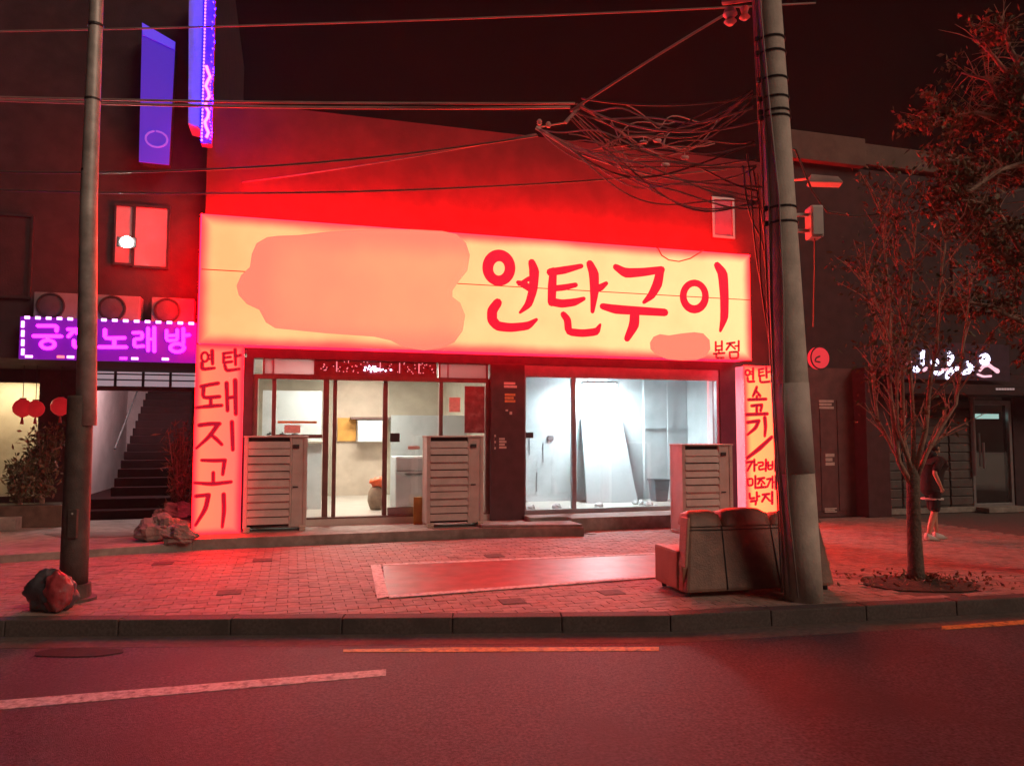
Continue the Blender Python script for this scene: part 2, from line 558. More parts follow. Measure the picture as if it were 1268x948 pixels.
# sidewalk slab reaching under the buildings
sw_poly = [(kerb_line[0] + Vector((0, KW - 0.01, 0))), kerb_line[1] + Vector((0, KW - 0.01, 0)), kerb_line[2] + Vector((0, KW - 0.01, 0))]
slab_xy = [(p.x, p.y) for p in sw_poly] + [(40, 60), (-40, 60)]
sidewalk = solo('sidewalk', MB().prism_xy(slab_xy, -0.5, -0.014), M_mortar, kind='structure')

def clip(poly, p, nn):
    out = []
    for i in range(len(poly)):
        a, b = poly[i], poly[(i + 1) % len(poly)]
        da, db = (a - p).dot(nn), (b - p).dot(nn)
        if da >= 0:
            out.append(a)
        if (da >= 0) != (db >= 0):
            out.append(a + (b - a) * (da / (da - db)))
    return out
n1 = Vector((-dl.y, dl.x, 0)); n2 = Vector((-dr.y, dr.x, 0))
c1, c2 = K[0] + n1 * (KW + 0.006), K[2] + n2 * (KW + 0.006)
PL, PW = 0.215, 0.115
ramp_px = [(474, 700), (479, 739), (832, 711), (845, 684)]
ramp = [gp(x, y) for x, y in ramp_px]
def inside(p, poly):
    r_ = False
    n = len(poly)
    for i in range(n):
        a, b = poly[i], poly[(i + 1) % n]
        if (a.y > p.y) != (b.y > p.y) and p.x < (b.x - a.x) * (p.y - a.y) / (b.y - a.y) + a.x:
            r_ = not r_
    return r_
pav = []
row = 0
nn_ = -7.2
while nn_ < 0.3:
    uu = -3.4 + (row % 2) * PL / 2
    while uu < 12.6:
        g = 0.004
        lim = -0.62 if uu < 6.0 else 0.35
        if uu < -0.1:
            lim = -0.62 + 0.12 * (uu)
        if nn_ + PW < lim:
            q = [F(uu + g, nn_ + g), F(uu + PL - g, nn_ + g), F(uu + PL - g, nn_ + PW - g), F(uu + g, nn_ + PW - g)]
            q = clip(clip(q, c1, n1), c2, n2)
            if len(q) >= 3:
                c = sum(q, Vector()) / len(q)
                area = 0
                for i in range(1, len(q) - 1):
                    area += ((q[i] - q[0]).cross(q[i + 1] - q[0])).length / 2
                if area > 0.002 and not (inside(c, ramp)) and (c - Vector((4.39, 8.35, 0))).length > 0.55:
                    pav.append((c, q))
        uu += PL
    nn_ += PW
    row += 1
def vis(c):
    v = c - CAM
    x = v.x; y = CP * v.y + SP * v.z
    return y > 0 and abs(x / y) < 640 / FPX
pav.sort(key=lambda t: (0 if vis(t[0]) else 1, (t[0] - CAM).length))
rest = MB(); rest_mat = []
for i, (c, q) in enumerate(pav):
    zt = random.uniform(-0.004, 0.0)
    mi = random.choices((0, 1, 2), (5, 4, 3))[0]
    tl = random.uniform(-0.002, 0.002)
    if i < 300:
        mb = MB().add([(p.x, p.y, -0.03) for p in q] + [(p.x, p.y, zt + tl * (k % 2)) for k, p in enumerate(q)],
                      [tuple(range(len(q), 2 * len(q)))] + [(k, (k + 1) % len(q), (k + 1) % len(q) + len(q), k + len(q)) for k in range(len(q))])
        part('paver', mb, M_pav[mi], sidewalk)
    else:
        n_ = len(q)
        rest.add([(p.x, p.y, -0.03) for p in q] + [(p.x, p.y, zt) for p in q],
                 [tuple(range(n_, 2 * n_))] + [(k, (k + 1) % n_, (k + 1) % n_ + n_, k + n_) for k in range(n_)])
        rest_mat += [mi] * (n_ + 1)
ro = part('pavers', rest, M_pav[0], sidewalk, kind='stuff')
ro.data.materials.append(M_pav[1]); ro.data.materials.append(M_pav[2])
if len(ro.data.polygons) == len(rest_mat):
    ro.data.polygons.foreach_set('material_index', rest_mat)
for x, y in ((202, 697), (284, 733), (325, 693), (634, 744), (757, 733), (612, 688), (560, 741), (470, 757), (420, 736)):
    u_, n_ = gf(x, y)
    if x in (560, 470, 420):
        continue
    q = [F(u_ - 0.12, n_ - 0.11), F(u_ + 0.12, n_ - 0.11), F(u_ + 0.12, n_ + 0.11), F(u_ - 0.12, n_ + 0.11)]
    part('dark_paver', MB().prism_xy([(p.x, p.y) for p in q], -0.012, 0.004), M_pav_dark, sidewalk, label='dark square paver set in the pink paving')

# red painted ramp and its white edging, road markings: thin sheets
def sheet(name, pts, mat, z, t=0.003):
    mb = MB().prism_xy([(p.x, p.y) for p in pts], z - t, z)
    return solo(name, mb, mat, kind='structure')
sheet('red_ramp_paint', ramp, M_red_paint, 0.006, 0.02)
for px in (((459, 700), (471, 699), (482, 739), (467, 742)), ((482, 737.5), (482, 741), (832, 714), (832, 711.5)),
           ((474, 698.5), (474, 700.5), (845, 685), (845, 683.5))):
    sheet('ramp_line', [gp(x, y) for x, y in px], M_white_paint, 0.010)
ZR = -0.14
def rp(x, y): return gp(x, y, ZR)
sheet('white_lane_line', [rp(-90, 874.5), rp(478, 828.5), rp(478, 836.5), rp(-90, 886)], M_white_paint, ZR + 0.004)
sheet('yellow_edge_line', [rp(425, 804), rp(560, 801.5), rp(816, 801), rp(816, 805.5), rp(560, 807), rp(425, 807)], M_yellow_paint, ZR + 0.004)
sheet('yellow_edge_line', [rp(1166, 775), rp(1400, 758), rp(1400, 764), rp(1166, 779.5)], M_yellow_paint, ZR + 0.004)
# paler concrete gutter along the kerb
M_gutter = pbr('gutter_concrete', (0.13, 0.1, 0.09), 0.75, var=0.3, scale=20, bump=0.4, dirt=(0.07, 0.055, 0.05), dscale=1.5)
gut = [kerb_line[0] - n1 * 0.02, kerb_line[1] - n1 * 0.02, kerb_line[2] - n2 * 0.02, kerb_line[2] - n2 * 0.36, kerb_line[1] - n1 * 0.36, kerb_line[0] - n1 * 0.36]
sheet('gutter', gut, M_gutter, ZR + 0.0015, 0.02)
# shadow at the lamp post foot, painted as a dark sheet in the gutter
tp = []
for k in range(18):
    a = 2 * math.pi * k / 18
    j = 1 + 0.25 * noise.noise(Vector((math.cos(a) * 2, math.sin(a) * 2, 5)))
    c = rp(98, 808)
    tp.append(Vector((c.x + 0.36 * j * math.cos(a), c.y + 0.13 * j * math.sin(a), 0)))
M_shadow = pbr('painted_shadow', (0.02, 0.016, 0.016), 0.8, var=0.3, scale=20, bump=0.3)
sheet('shadow_patch', tp, M_shadow, ZR + 0.007)
# raised forecourt before the left building
fc = [gf(-60, 701), (0.0, -0.57), (0.0, 3.5), (-9, 3.5)]
fcw = [F(*p) for p in fc]
solo('forecourt', MB().prism_xy([(p.x, p.y) for p in fcw], -0.05, 0.10), M_concrete, kind='structure', bevel=0.01)
dk = gp(140, 662, 0.10)
tp3 = []
for k in range(16):
    a = 2 * math.pi * k / 16
    tp3.append(Vector((dk.x - 0.25 + 0.8 * math.cos(a) * (1 + 0.2 * math.sin(3 * a)), dk.y + 0.33 * math.sin(a), 0)))
sheet('dark_patch', tp3, pbr('dark_concrete', (0.14, 0.12, 0.1), 0.6, var=0.2, scale=9), 0.1045)  # darker irregular oval laid on the concrete

# ================================================================== THE RESTAURANT
NW = 0.55           # plane of the doors and windows
FL = 0.25           # floor level
UE = 10.5
shop = fthing('restaurant_building', 'low grilled-meat restaurant with lit glass front under the long glowing sign', 'building')
M_far = pbr('sooty_wall', (.03, .014, .016), .9, var=.3, scale=2, bump=.2)
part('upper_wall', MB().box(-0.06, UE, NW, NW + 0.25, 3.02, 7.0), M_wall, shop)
part('roof', MB().box(-0.06, UE, NW + .25, 7.5, 6.5, 6.6), M_concrete, shop)
part('rear_wall', MB().box(0.14, UE - .2, 7.3, 7.5, 0, 6.5), M_far, shop)
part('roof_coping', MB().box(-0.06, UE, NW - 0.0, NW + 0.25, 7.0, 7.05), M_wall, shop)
part('side_wall', MB().box(UE - 0.2, UE, NW + 0.25, 7.5, 0, 6.5), M_wall_dark, shop)
part('side_wall', MB().box(-0.06, 0.14, NW + 0.25, 7.5, 0, 6.5), M_wall_dark, shop)
# window high on the right of the wall
w = rect(884, 248, 906, 292, NW)
wf = part('window', MB().box(w[0] - .05, w[1] + .05, NW - .03, NW + .0, w[2] - .05, w[2]).box(w[0] - .05, w[1] + .05, NW - .03, NW, w[3], w[3] + .05)
          .box(w[0] - .05, w[0], NW - .03, NW, w[2], w[3]).box(w[1], w[1] + .05, NW - .03, NW, w[2], w[3]), M_alu, shop)
part('pane', MB().box(w[0], w[1], NW - .012, NW + .004, w[2], w[3]), pbr('dusky_pane', (0.2, 0.16, 0.26), 0.15, var=0.1), wf)
# band between sign and glass
part('lintel', MB().box(0.62, UE, NW - 0.02, NW + 0.28, 2.86, 3.02), M_brown_panel, shop)
uA, uB = fp(312, 560, NW)[0], fp(606, 560, NW)[0]
uC, uD = fp(648, 560, NW)[0], fp(892, 560, NW)[0]
part('pier', MB().box(0.0, uA, NW - 0.04, NW + 0.26, 0.0, 2.86), M_brown_panel, shop)
pier = part('pier', MB().box(uB + 0.002, uC - 0.002, NW - 0.10, NW + 0.26, 0.0, 2.86), M_brown_panel, shop, bevel=0.008)
part('pier', MB().box(uD, UE, NW - 0.03, NW + 0.26, 0.0, 2.86), M_brown_panel, shop)
# stickers on the brown pier
for x0, y0, x1, y1, mm in ((624, 472, 640, 480, M_paper), (625, 486, 638, 498, M_ochre_paper), (626, 506, 629, 509, M_paper), (631, 508, 634, 513, M_paper), (618, 541, 627, 555, M_paper), (612, 537, 614, 556, M_paper)):
    r_ = rect(x0, y0, x1, y1, NW - 0.10)
    mb = MB()
    rows_ = max(1, int((r_[3] - r_[2]) / 0.045))
    for k in range(rows_):
        z0 = r_[2] + (r_[3] - r_[2]) * k / rows_
        mb.box(r_[0], r_[1] - 0.03 * (k % 2), NW - 0.106, NW - 0.099, z0, z0 + (r_[3] - r_[2]) / rows_ * 0.72)
    part('sticker', mb, mm, pier)
# plinth and step
part('plinth', MB().box(5.9, uD + 0.3, -0.2, NW + 0.1, 0.0, 0.22), M_concrete, shop, bevel=0.012)
part('plinth', MB().box(uC - .02, 5.9, 0.05, NW + 0.1, 0.14, 0.22), M_concrete, shop, bevel=0.01)
pf = fsolo('entrance_platform', MB().prism_xy([(0.0, -0.56), (4.3, -0.44), (5.88, -0.8), (5.88, NW + .3), (0.0, NW + .3)], -0.05, 0.14), M_concrete, kind='structure', bevel=0.012)
part('step', MB().prism_xy([(4.28, -0.40), (5.86, -0.77), (5.86, -0.2), (4.28, -0.12)], 0.1405, 0.185), M_concrete, pf, bevel=0.01)

# --- rooms
def room(u0, u1, n1_, z1, wall_m, back_m, floor_m):
    part('floor', MB().box(u0, u1, NW - 0.02, n1_, 0.05, FL), floor_m, shop)
    part('ceiling', MB().box(u0, u1, NW + 0.28, n1_, z1, z1 + 0.1), M_int_white, shop)
    part('back_wall', MB().box(u0, u1, n1_, n1_ + 0.1, 0.05, z1), back_m, shop)
    part('inner_wall', MB().box(u0 - 0.08, u0, NW + 0.26, n1_, FL, z1), wall_m, shop)
    part('inner_wall', MB().box(u1, u1 + 0.08, NW + 0.26, n1_, FL, z1), wall_m, shop)
room(uA - 0.35, uB + 0.05, 5.2, 2.95, M_int_beige, M_int_beige, M_int_floor)
room(uC - 0.12, uD + 0.4, 2.6, 2.95, M_int_white, M_int_white, M_int_floor)

# --- entrance: frames, transom, sliding glass
zt0, zt1 = fp(450, 471, NW)[1], fp(450, 443, NW)[1]       # transom bottom / top
def vbar(x, wpx, y0, y1, n, dep=0.06):
    r_ = rect(x - wpx / 2, y0, x + wpx / 2, y1, n)
    return r_[0], r_[1], n, n + dep, r_[2], r_[3]
fr = part('door_frame', MB().box(uA + .001, uB - .001, NW, NW + .1, zt0, zt0 + 0.07).box(uA + .001, uB - .001, NW, NW + .1, zt1 + .01, 2.859)
          .box(uA + .001, uA + 0.07, NW + .002, NW + .098, FL, zt0).box(uB - 0.07, uB - .001, NW + .002, NW + .098, FL, zt0)
          .box(uA + .001, uB - .001, NW - .02, NW + .12, FL + 0.001, FL + 0.03), M_frame, shop, bevel=0.004)
for x, wpx in ((338, 5), (403, 7), (414, 5), (477, 6), (546, 5)):
    u_ = fp(x, 560, NW)[0]
    hw = wpx / 937 * 12.4 / 2
    dn = {403: 0.01, 414: 0.04, 477: 0.05, 546: 0.01, 338: 0.02}[x]
    part('mullion', MB().box(u_ - hw, u_ + hw, NW + dn, NW + dn + 0.05, FL + .03, zt0), M_frame, shop, bevel=0.004)
# glass panels (left fixed pair, door leaf, right fixed pair)
def glass_panel(x0, x1, n, name='glass_panel', rail=None):
    u0, u1 = fp(x0, 560, NW)[0], fp(x1, 560, NW)[0]
    g = part(name, MB().box(u0, u1, n, n + 0.012, FL + .03, zt0), M_glass, shop)
    if rail is not None:
        zr = fp((x0 + x1) / 2, rail, NW)[1]
        part('rail', MB().box(u0, u1, n - .015, n + .025, zr - .03, zr + .03), M_frame, g)
    return g
glass_panel(319, 335, NW + .04)
glass_panel(341, 399, NW + .05, rail=540)
glass_panel(407, 411, NW + .05)
leaf = glass_panel(481, 543, NW + .075, 'door')
zb = FL + .03
u0, u1 = fp(481, 560, NW)[0], fp(543, 560, NW)[0]
part('bottom_rail', MB().box(u0, u1, NW + .06, NW + .10, zb, zb + .13), M_alu, leaf, bevel=0.004)
h_ = rect(483, 536, 495, 547, NW + .04)
part('lock', MB().box(h_[0], h_[1], NW + .035, NW + .075, h_[2], h_[3]), M_dark_metal, leaf, bevel=0.006)
gp2 = glass_panel(549, 598, NW + .05)
for x0, y0, x1, y1, mm in ((352, 526, 372, 536, M_paper), (344, 521, 392, 524, M_ochre_paper), (505, 552, 520, 556, M_paper), (556, 492, 570, 510, M_paper)):
    r_ = rect(x0, y0, x1, y1, NW + .04)
    part('glass_sticker', MB().box(r_[0], r_[1], NW + .036, NW + .039, r_[2], r_[3]), mm, gp2)
# transom: end lights of frosted glass, lattice with a string of tiny lamps
for x0, x1, yy0, yy1 in ((328, 389, 444, 463), (545, 602, 451, 468)):
    r_ = rect(x0, yy0, x1, yy1, NW + .02)
    wi = part('transom_light', MB().box(r_[0] - .03, r_[1] + .03, NW + .0, NW + .06, r_[2] - .03, r_[2]).box(r_[0] - .03, r_[1] + .03, NW, NW + .06, r_[3], r_[3] + .03)
              .box(r_[0] - .03, r_[0], NW, NW + .06, r_[2], r_[3]).box(r_[1], r_[1] + .03, NW, NW + .06, r_[2], r_[3]), M_frame, shop)
    um = r_[0] + (r_[1] - r_[0]) * 0.17
    part('pane', MB().box(r_[0], um - .012, NW + .03, NW + .04, r_[2], r_[3]), M_frost_lit, wi)
    part('pane', MB().box(um + .012, r_[1], NW + .03, NW + .04, r_[2], r_[3]), M_frost_lit, wi)
    part('glazing_bar', MB().box(um - .012, um + .012, NW + .02, NW + .05, r_[2], r_[3]), M_alu, wi)
ul0, ul1 = fp(391, 456, NW)[0], fp(541, 456, NW)[0]
part('transom_board', MB().box(ul0, ul1, NW + .03, NW + .06, zt0 + .07, zt1 + .01), M_frame, shop)
M_led_white = emit('led_white', (0.75, 0.6, 1.0), 14)
M_led_pink = emit('led_pink', (1.0, 0.25, 0.3), 1.2)
led = fthing('fairy_lights', 'string of tiny sparkling lamps over the open restaurant door', 'string lights', (ul0 + ul1) / 2, NW, zt0)
mbw, mbp = MB(), MB()
rl = random.Random(4)
zc = (zt0 + zt1) / 2 + 0.03
for k in range(64):
    u_ = rl.uniform(ul0 + .05, ul1 - .05)
    z_ = zc + rl.uniform(-.09, .10)
    mbp.blob((u_, NW + .02, z_), (.009, .006, .009), k, 0, nu=6, nv=4)
cw = fp(460, 455, NW)[0]
for k in range(30):
    u_ = cw + rl.gauss(0, 0.13)
    mbw.blob((u_, NW + .018, zc - .02 + rl.gauss(0, .02)), (.012, .008, .012), k, 0, nu=6, nv=4)
wire = [(ul0 + (ul1 - ul0) * t / 30, NW + .022, zc + .05 * math.sin(t * 1.9)) for t in range(31)]
part('wire', MB().tube(wire, .004, 5), M_dark_metal, led)
part('bright_lamps', mbw, M_led_white, led, smooth=True, kind='stuff')
part('small_lamps', mbp, M_led_pink, led, smooth=True, kind='stuff')
for x in (417, 471, 495, 519):
    u_ = fp(x, 455, NW)[0]
    part('lamp_tube', MB().tube([(u_, NW + .015, zc - .08), (u_, NW + .015, zc + .09)], .008, 6), M_led_pink, led)

# --- big window on the right
zw0, zw1 = 0.28, fp(770, 469, NW)[1]
win = part('shop_window', MB().box(uC, uD, NW, NW + .1, zw1, 2.859).box(uC, uD, NW - .02, NW + .12, 0.22, zw0 + .02)
           .box(uC, uC + .05, NW + .002, NW + .098, zw0 + .02, zw1).box(uD - .06, uD, NW + .002, NW + .098, zw0 + .02, zw1), M_alu, shop, bevel=0.004)
um = fp(711, 550, NW)[0]
part('glazing_bar', MB().box(um - .04, um + .04, NW + .004, NW + .09, zw0 + .02, zw1), M_alu, win, bevel=0.004)
part('pane', MB().box(uC + .05, um - .04, NW + .045, NW + .057, zw0 + .02, zw1), M_glass, win)
part('pane', MB().box(um + .04, uD - .06, NW + .03, NW + .042, zw0 + .02, zw1), M_glass, win)
h_ = rect(649, 535, 660, 542, NW + .03)
part('lock', MB().box(h_[0], h_[1], NW + .01, NW + .045, h_[2], h_[3]), M_dark_metal, win, bevel=0.005)

# --- lamps inside
M_tube = emit('ceiling_tube', (0.86, 0.97, 1.0), 330)
M_warm_tube = emit('ceiling_tube_warm', (1.0, 0.92, 0.78), 90)
def ceil_lamp(u_, n_, z_, l_, w_, mat, label):
    t = fthing('ceiling_light', label, 'ceiling light', u_, n_, z_)
    part('housing', MB().box(u_ - l_ / 2 - .03, u_ + l_ / 2 + .03, n_ - w_ / 2 - .03, n_ + w_ / 2 + .03, z_ + .03, z_ + .08), M_int_white, t)
    part('diffuser', MB().box(u_ - l_ / 2, u_ + l_ / 2, n_ - w_ / 2, n_ + w_ / 2, z_, z_ + .03), mat, t)
ul = fp(742, 480, 2.1)[0]
ceil_lamp(ul, 2.1, 2.62, 0.62, 0.3, M_tube, 'blazing white strip lamp in the right hand shop window')
for x_, n_ in ((445, 1.7), (445, 3.6)):
    uu = fp(x_, 470, n_)[0] + (0.2 if n_ > 2 else -0.3)
    ceil_lamp(uu, n_, 2.86, 1.1, 0.28, M_warm_tube, 'warm ceiling lamp near the restaurant door' if n_ < 2 else 'warm ceiling lamp at the back of the restaurant room')

# --- left room contents
r_ = rect(418, 517, 441, 546, 5.1)
fsolo('ochre_board', MB().box(r_[0], r_[1], 5.13, 5.19, r_[2], r_[3]), M_yellow_board, 'square ochre board on the back wall seen through the open door', 'board', r_[0], 5.1, r_[2], bevel=.01)
cu = fthing('wall_cupboard', 'white wall cupboard beside the ochre board through the open door', 'cupboard', fp(458, 535, 5)[0], 4.9, 1.8)
r2 = rect(443, 520, 479, 547, 4.85)
part('carcass', MB().box(r2[0], r2[1], 4.85, 5.18, r2[2], r2[3]), M_int_white, cu)
for k in range(3):
    a = r2[0] + (r2[1] - r2[0]) * k / 3
    part('door', MB().box(a + .01, a + (r2[1] - r2[0]) / 3 - .01, 4.825, 4.849, r2[2] + .01, r2[3] - .01), M_int_white, cu, bevel=.004)
part('top_shelf', MB().box(r2[0] - .15, r2[1] + .6, 4.8, 5.19, r2[3] + .02, r2[3] + .07), M_frame, cu)
pos = gf(463, 631, FL)
sk = fthing('tan_sack', 'tan sack with orange top standing inside the open door', 'sack', pos[0] + .05, pos[1], FL)
part('body', MB().blob((pos[0] + .05, pos[1], FL + .21), (.17, .13, .24), 3, .12, flat=FL), M_tan_bag, sk, smooth=True)
part('top_bundle', MB().blob((pos[0] + .06, pos[1], FL + .5), (.13, .1, .09), 5, .5, 3), M_orange, sk, smooth=True)
st = fthing('dark_stool', 'dark stool frame at left side inside the open door', 'stool', *gf(421, 606, FL), FL)
p_ = gf(421, 606, FL)
part('seat', MB().box(p_[0] - .12, p_[0] + .16, p_[1] - .15, p_[1] + .15, FL + .62, FL + .68), M_dark_metal, st, bevel=.01)
for sx in (-.1, .14):
    for sy in (-.13, .13):
        part('leg', MB().tube([(p_[0] + sx, p_[1] + sy, FL), (p_[0] + sx, p_[1] + sy, FL + .62)], .014, 6), M_dark_metal, st)
# white fridge behind the door leaf
fu = fp(513, 600, 1.4)
fr_ = fthing('white_fridge', 'low white fridge behind the closed glass door leaf', 'fridge', fu[0], 1.5, FL)
part('body', MB().box(fu[0] - .36, fu[0] + .36, 1.3, 1.9, FL + .02, FL + .98), M_int_white, fr_, bevel=.02)
part('door', MB().box(fu[0] - .35, fu[0] + .35, 1.25, 1.298, FL + .06, FL + .72), M_int_white, fr_, bevel=.012)
part('drawer', MB().box(fu[0] - .35, fu[0] + .35, 1.25, 1.298, FL + .735, FL + .96), M_int_white, fr_, bevel=.012)
part('handle', MB().box(fu[0] - .2, fu[0] + .2, 1.225, 1.249, FL + .66, FL + .69), M_alu, fr_, bevel=.004)
# white counter top and partition behind left glass
cu0, cu1 = fp(322, 600, 2.2)[0], fp(398, 600, 2.2)[0]
ct = fthing('serving_counter', 'white tiled counter behind the left glass panel', 'counter', (cu0 + cu1) / 2, 2.4, FL)
part('front', MB().box(cu0, cu1, 2.25, 2.9, FL, FL + 1.2), M_int_white, ct)
part('worktop', MB().box(cu0 - .03, cu1 + .03, 2.18, 2.95, FL + 1.2, FL + 1.25), M_int_beige, ct, bevel=.01)
part('screen', MB().box(cu0, cu1, 2.6, 2.64, FL + 1.25, FL + 2.2), M_int_white, ct)
for k in range(3):
    pt = fthing('counter_pot', 'small pot on the counter behind the left glass panel', 'pot', cu0 + .15 + .22 * k, 2.35, FL + 1.25, group='pots on the counter')
    part('body', MB().lathe([(.05, 0), (.07, .03), (.07, .11), (.06, .12)], (cu0 + .15 + .22 * k, 2.35, FL + 1.25), 12), M_alu, pt, smooth=True)
    part('lid', MB().lathe([(.062, 0), (.05, .02), (.012, .03), (.012, .05)], (cu0 + .15 + .22 * k, 2.35, FL + 1.371), 12), M_dark_metal, pt, smooth=True)
# white panel door behind closed leaf, red menu sheet on right glass
r_ = rect(576, 478, 604, 536, NW - .01)
mp_ = fsolo('menu_poster', MB().box(r_[0], min(r_[1], uB - .08), NW + .03, NW + .045, r_[2], r_[3]), pbr('menu_red', (0.2, 0.03, 0.035), 0.5, var=.3, scale=10, dirt=(0.3, 0.12, 0.12), dscale=8), 'dark red poster stuck inside glass left of brown pier', 'poster', r_[0], NW, r_[2])
r_ = rect(484, 520, 541, 640, 2.6)
fsolo('white_partition', MB().box(r_[0], r_[1] + .6, 2.6, 2.68, FL, FL + 1.75), M_int_white, 'white partition behind the glass door leaf and fridge', 'partition', r_[0], 2.6, FL)
crt = gf(520, 648, .14)
cb = rect(514, 616, 530, 652, .2)
fsolo('cardboard_sheet', MB().box(cb[0], cb[1], .34, .38, .1405, cb[3]), M_yellow_board, 'yellowish cardboard sheet behind the middle louvred cover', 'cardboard', cb[0], .3, .14)

# --- right room contents: leaning board, rubble, box, wall joints
b0 = fp(727, 625, 1.9)[0]; b1 = fp(790, 625, 1.9)[0]
t0 = fp(721, 520, 2.45)[0]; t1 = fp(770, 520, 2.45)[0]
bd = fsolo('leaning_board', MB().hexa([(b0, 1.9, FL), (b1, 1.9, FL), (b1, 1.95, FL), (b0, 1.95, FL)], [(t0, 2.5, 2.02), (t1, 2.5, 2.02), (t1, 2.55, 2.02), (t0, 2.55, 2.02)]),
           pbr('pale_board', (0.5, 0.53, 0.55), .6, var=.05, scale=3), 'tall pale board leaning on the wall inside the right window', 'board', b0, 1.9, FL)
bx = fthing('dark_bin', 'dark bin on the floor by the right window behind the louvred cover', 'bin', fp(816, 605, 2.0)[0], 2.0, FL)
bu = fp(816, 605, 2.0)[0]
part('body', MB().hexa([(bu - .12, 1.9, FL), (bu + .14, 1.9, FL), (bu + .14, 2.15, FL), (bu - .12, 2.15, FL)], [(bu - .16, 1.87, FL + .42), (bu + .18, 1.87, FL + .42), (bu + .18, 2.18, FL + .42), (bu - .16, 2.18, FL + .42)]), pbr('bin_grey', (.12, .13, .15), .6), bx, bevel=.01)
part('rim', MB().box(bu - .175, bu + .195, 1.86, 2.19, FL + .42, FL + .45), pbr('bin_rim', (.08, .085, .1), .6), bx)
# partition wall that closes the room's right third + its shelf lines
pu = fp(823, 560, 1.6)[0]
sh = fthing('white_shelving', 'white shelving with a dividing post behind the right louvred cover', 'shelving', pu + .5, 1.6, FL)
part('back', MB().box(pu + .0, uD + .39, 2.50, 2.595, FL, 2.9), M_int_white, sh)
for z_ in (1.75,):
    part('shelf', MB().box(pu + .0, uD + .39, 2.46, 2.499, z_, z_ + .02), M_int_white, sh)
part('post', MB().box(pu + .52, pu + .54, 2.44, 2.4595, FL, 2.9), M_int_white, sh)
rk = random.Random(3)
for k in range(9):
    uu = fp(rk.choice((655, 665, 690, 735, 768, 784, 795, 803)) + rk.uniform(-8, 8), 625, 1.2)[0]
    nn_ = rk.uniform(.9, 1.6)
    s_ = rk.uniform(.03, .07)
    fsolo('plaster_scrap', MB().blob((uu, nn_, FL + s_ * .6), (s_ * 1.4, s_, s_), k, .5, 2.2, nu=8, nv=6, flat=FL), M_int_white, 'pale scrap of rubble on the floor inside the right window', 'rubble', uu, nn_, FL, group='rubble inside the right window')
for k, (x, z_) in enumerate(((655, 1.5), (672, 1.35), (664, .75))):
    part('wall_crack', MB().box(fp(x, 560, 2.59)[0], fp(x, 560, 2.59)[0] + .02, 2.592, 2.599, z_ - .3, z_ + .1), M_alu, shop)
ut = fp(683, 532, 2.5)[0]
fsolo('switch_plate', MB().box(ut - .05, ut + .07, 2.57, 2.598, 1.5, 1.6), M_alu, 'small switch plate on white wall in the right window', 'switch', ut, 2.57, 1.5, bevel=.006)

# ================================================================== SIGNS OF THE RESTAURANT
SZ0, SZ1, SU0, SU1 = 3.01, 5.0, -0.05, 9.57
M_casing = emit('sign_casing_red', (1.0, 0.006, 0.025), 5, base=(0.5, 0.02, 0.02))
M_casing_glow = emit('sign_casing_added_glow', (1.0, 0.0006, 0.004), 72, base=(0.5, 0.02, 0.02))  # added red glow that lights the walls like bloom round the sign
sign = fthing('shop_sign', 'long glowing yellow light box sign with red brush lettering above the glass front', 'sign', SU0, 0, SZ0)
o_ = BASE[sign.name]
def lb(name, a, b_, edge, u0, u1, z0, z1, margin, gain=1.0, seed=0.0, base=None):
    bs = base if base is not None else o_
    return lightbox(name, a, b_, edge, u0 - bs[0], u1 - bs[0], z0 - bs[2], z1 - bs[2], margin, gain, seed)
GR = 27.0     # the lamps run deep in the red
M_face = lb('sign_face', (GR, 0.54, 0.21), (GR, 0.86, 0.37), (GR, 0.09, 0.10), SU0, SU1, SZ0, SZ1, 0.2, 1.0, 2.0)
part('casing', MB().box(SU0 + .01, SU1 - .01, 0.02, NW - .021, SZ0 + .011, SZ1 - .03), M_casing, sign)
part('added_glow_lid', MB().box(SU0 - .02, SU1 + .02, 0.02, NW - .021, SZ1 - .03, SZ1 + .01), M_casing_glow, sign)  # unseen glowing lid, added to redden the wall above
part('added_glow_end', MB().box(SU0 - .02, SU0 + .009, 0.02, NW - .021, SZ0 + .011, SZ1 - .031), M_casing_glow, sign)  # glowing end, added to redden the neighbouring wall
zs = [fp(247, 333.5, 0)[1], fp(929, 371, 0)[1]]
zs = (zs[0] + zs[1]) / 2
part('face_panel', MB().box(SU0, SU1, 0, .019, SZ0, zs - .008), M_face, sign, label='lower face panel of the glowing sign')
part('face_panel', MB().box(SU0, SU1, 0, .019, zs + .008, SZ1), M_face, sign, label='upper face panel of the glowing sign')
part('seam', MB().box(SU0 + .02, SU1 - .02, .004, .0195, zs - .0078, zs + .0078), M_dark_metal, sign)
M_red_let = emit('letter_red', (0.8, 0.002, 0.03), 1.0, base=(.4, .01, .02))
M_red_let_dark = emit('letter_dark_red', (0.42, 0.003, 0.022), 1.0, base=(.2, .01, .01))
M_red_small = emit('letter_small_red', (0.32, 0.008, 0.02), 1.0, base=(.2, .01, .01))
def letter(name, strokes, org, sc, n, mat, parent, th=0.006, gain=1.3):
    """brush strokes given in photo zoom coordinates -> raised letter on the plane n"""
    mb = MB()
    for k, (pts, w) in enumerate(strokes):
        q = [fp(org[0] + x / sc, org[1] + y / sc, n) for x, y in pts]
        cx, cy = pts[0]
        a = fp(org[0] + cx / sc, org[1] + cy / sc, n)
        b_ = fp(org[0] + (cx + 100) / sc, org[1] + cy / sc, n)
        kk = (b_[0] - a[0]) / 100 * gain
        ww = [v * kk for v in w] if isinstance(w, (list, tuple)) else w * kk
        mb.stroke(q, ww, n - 0.0005 * k, th)
    return part(name, mb, mat, parent)
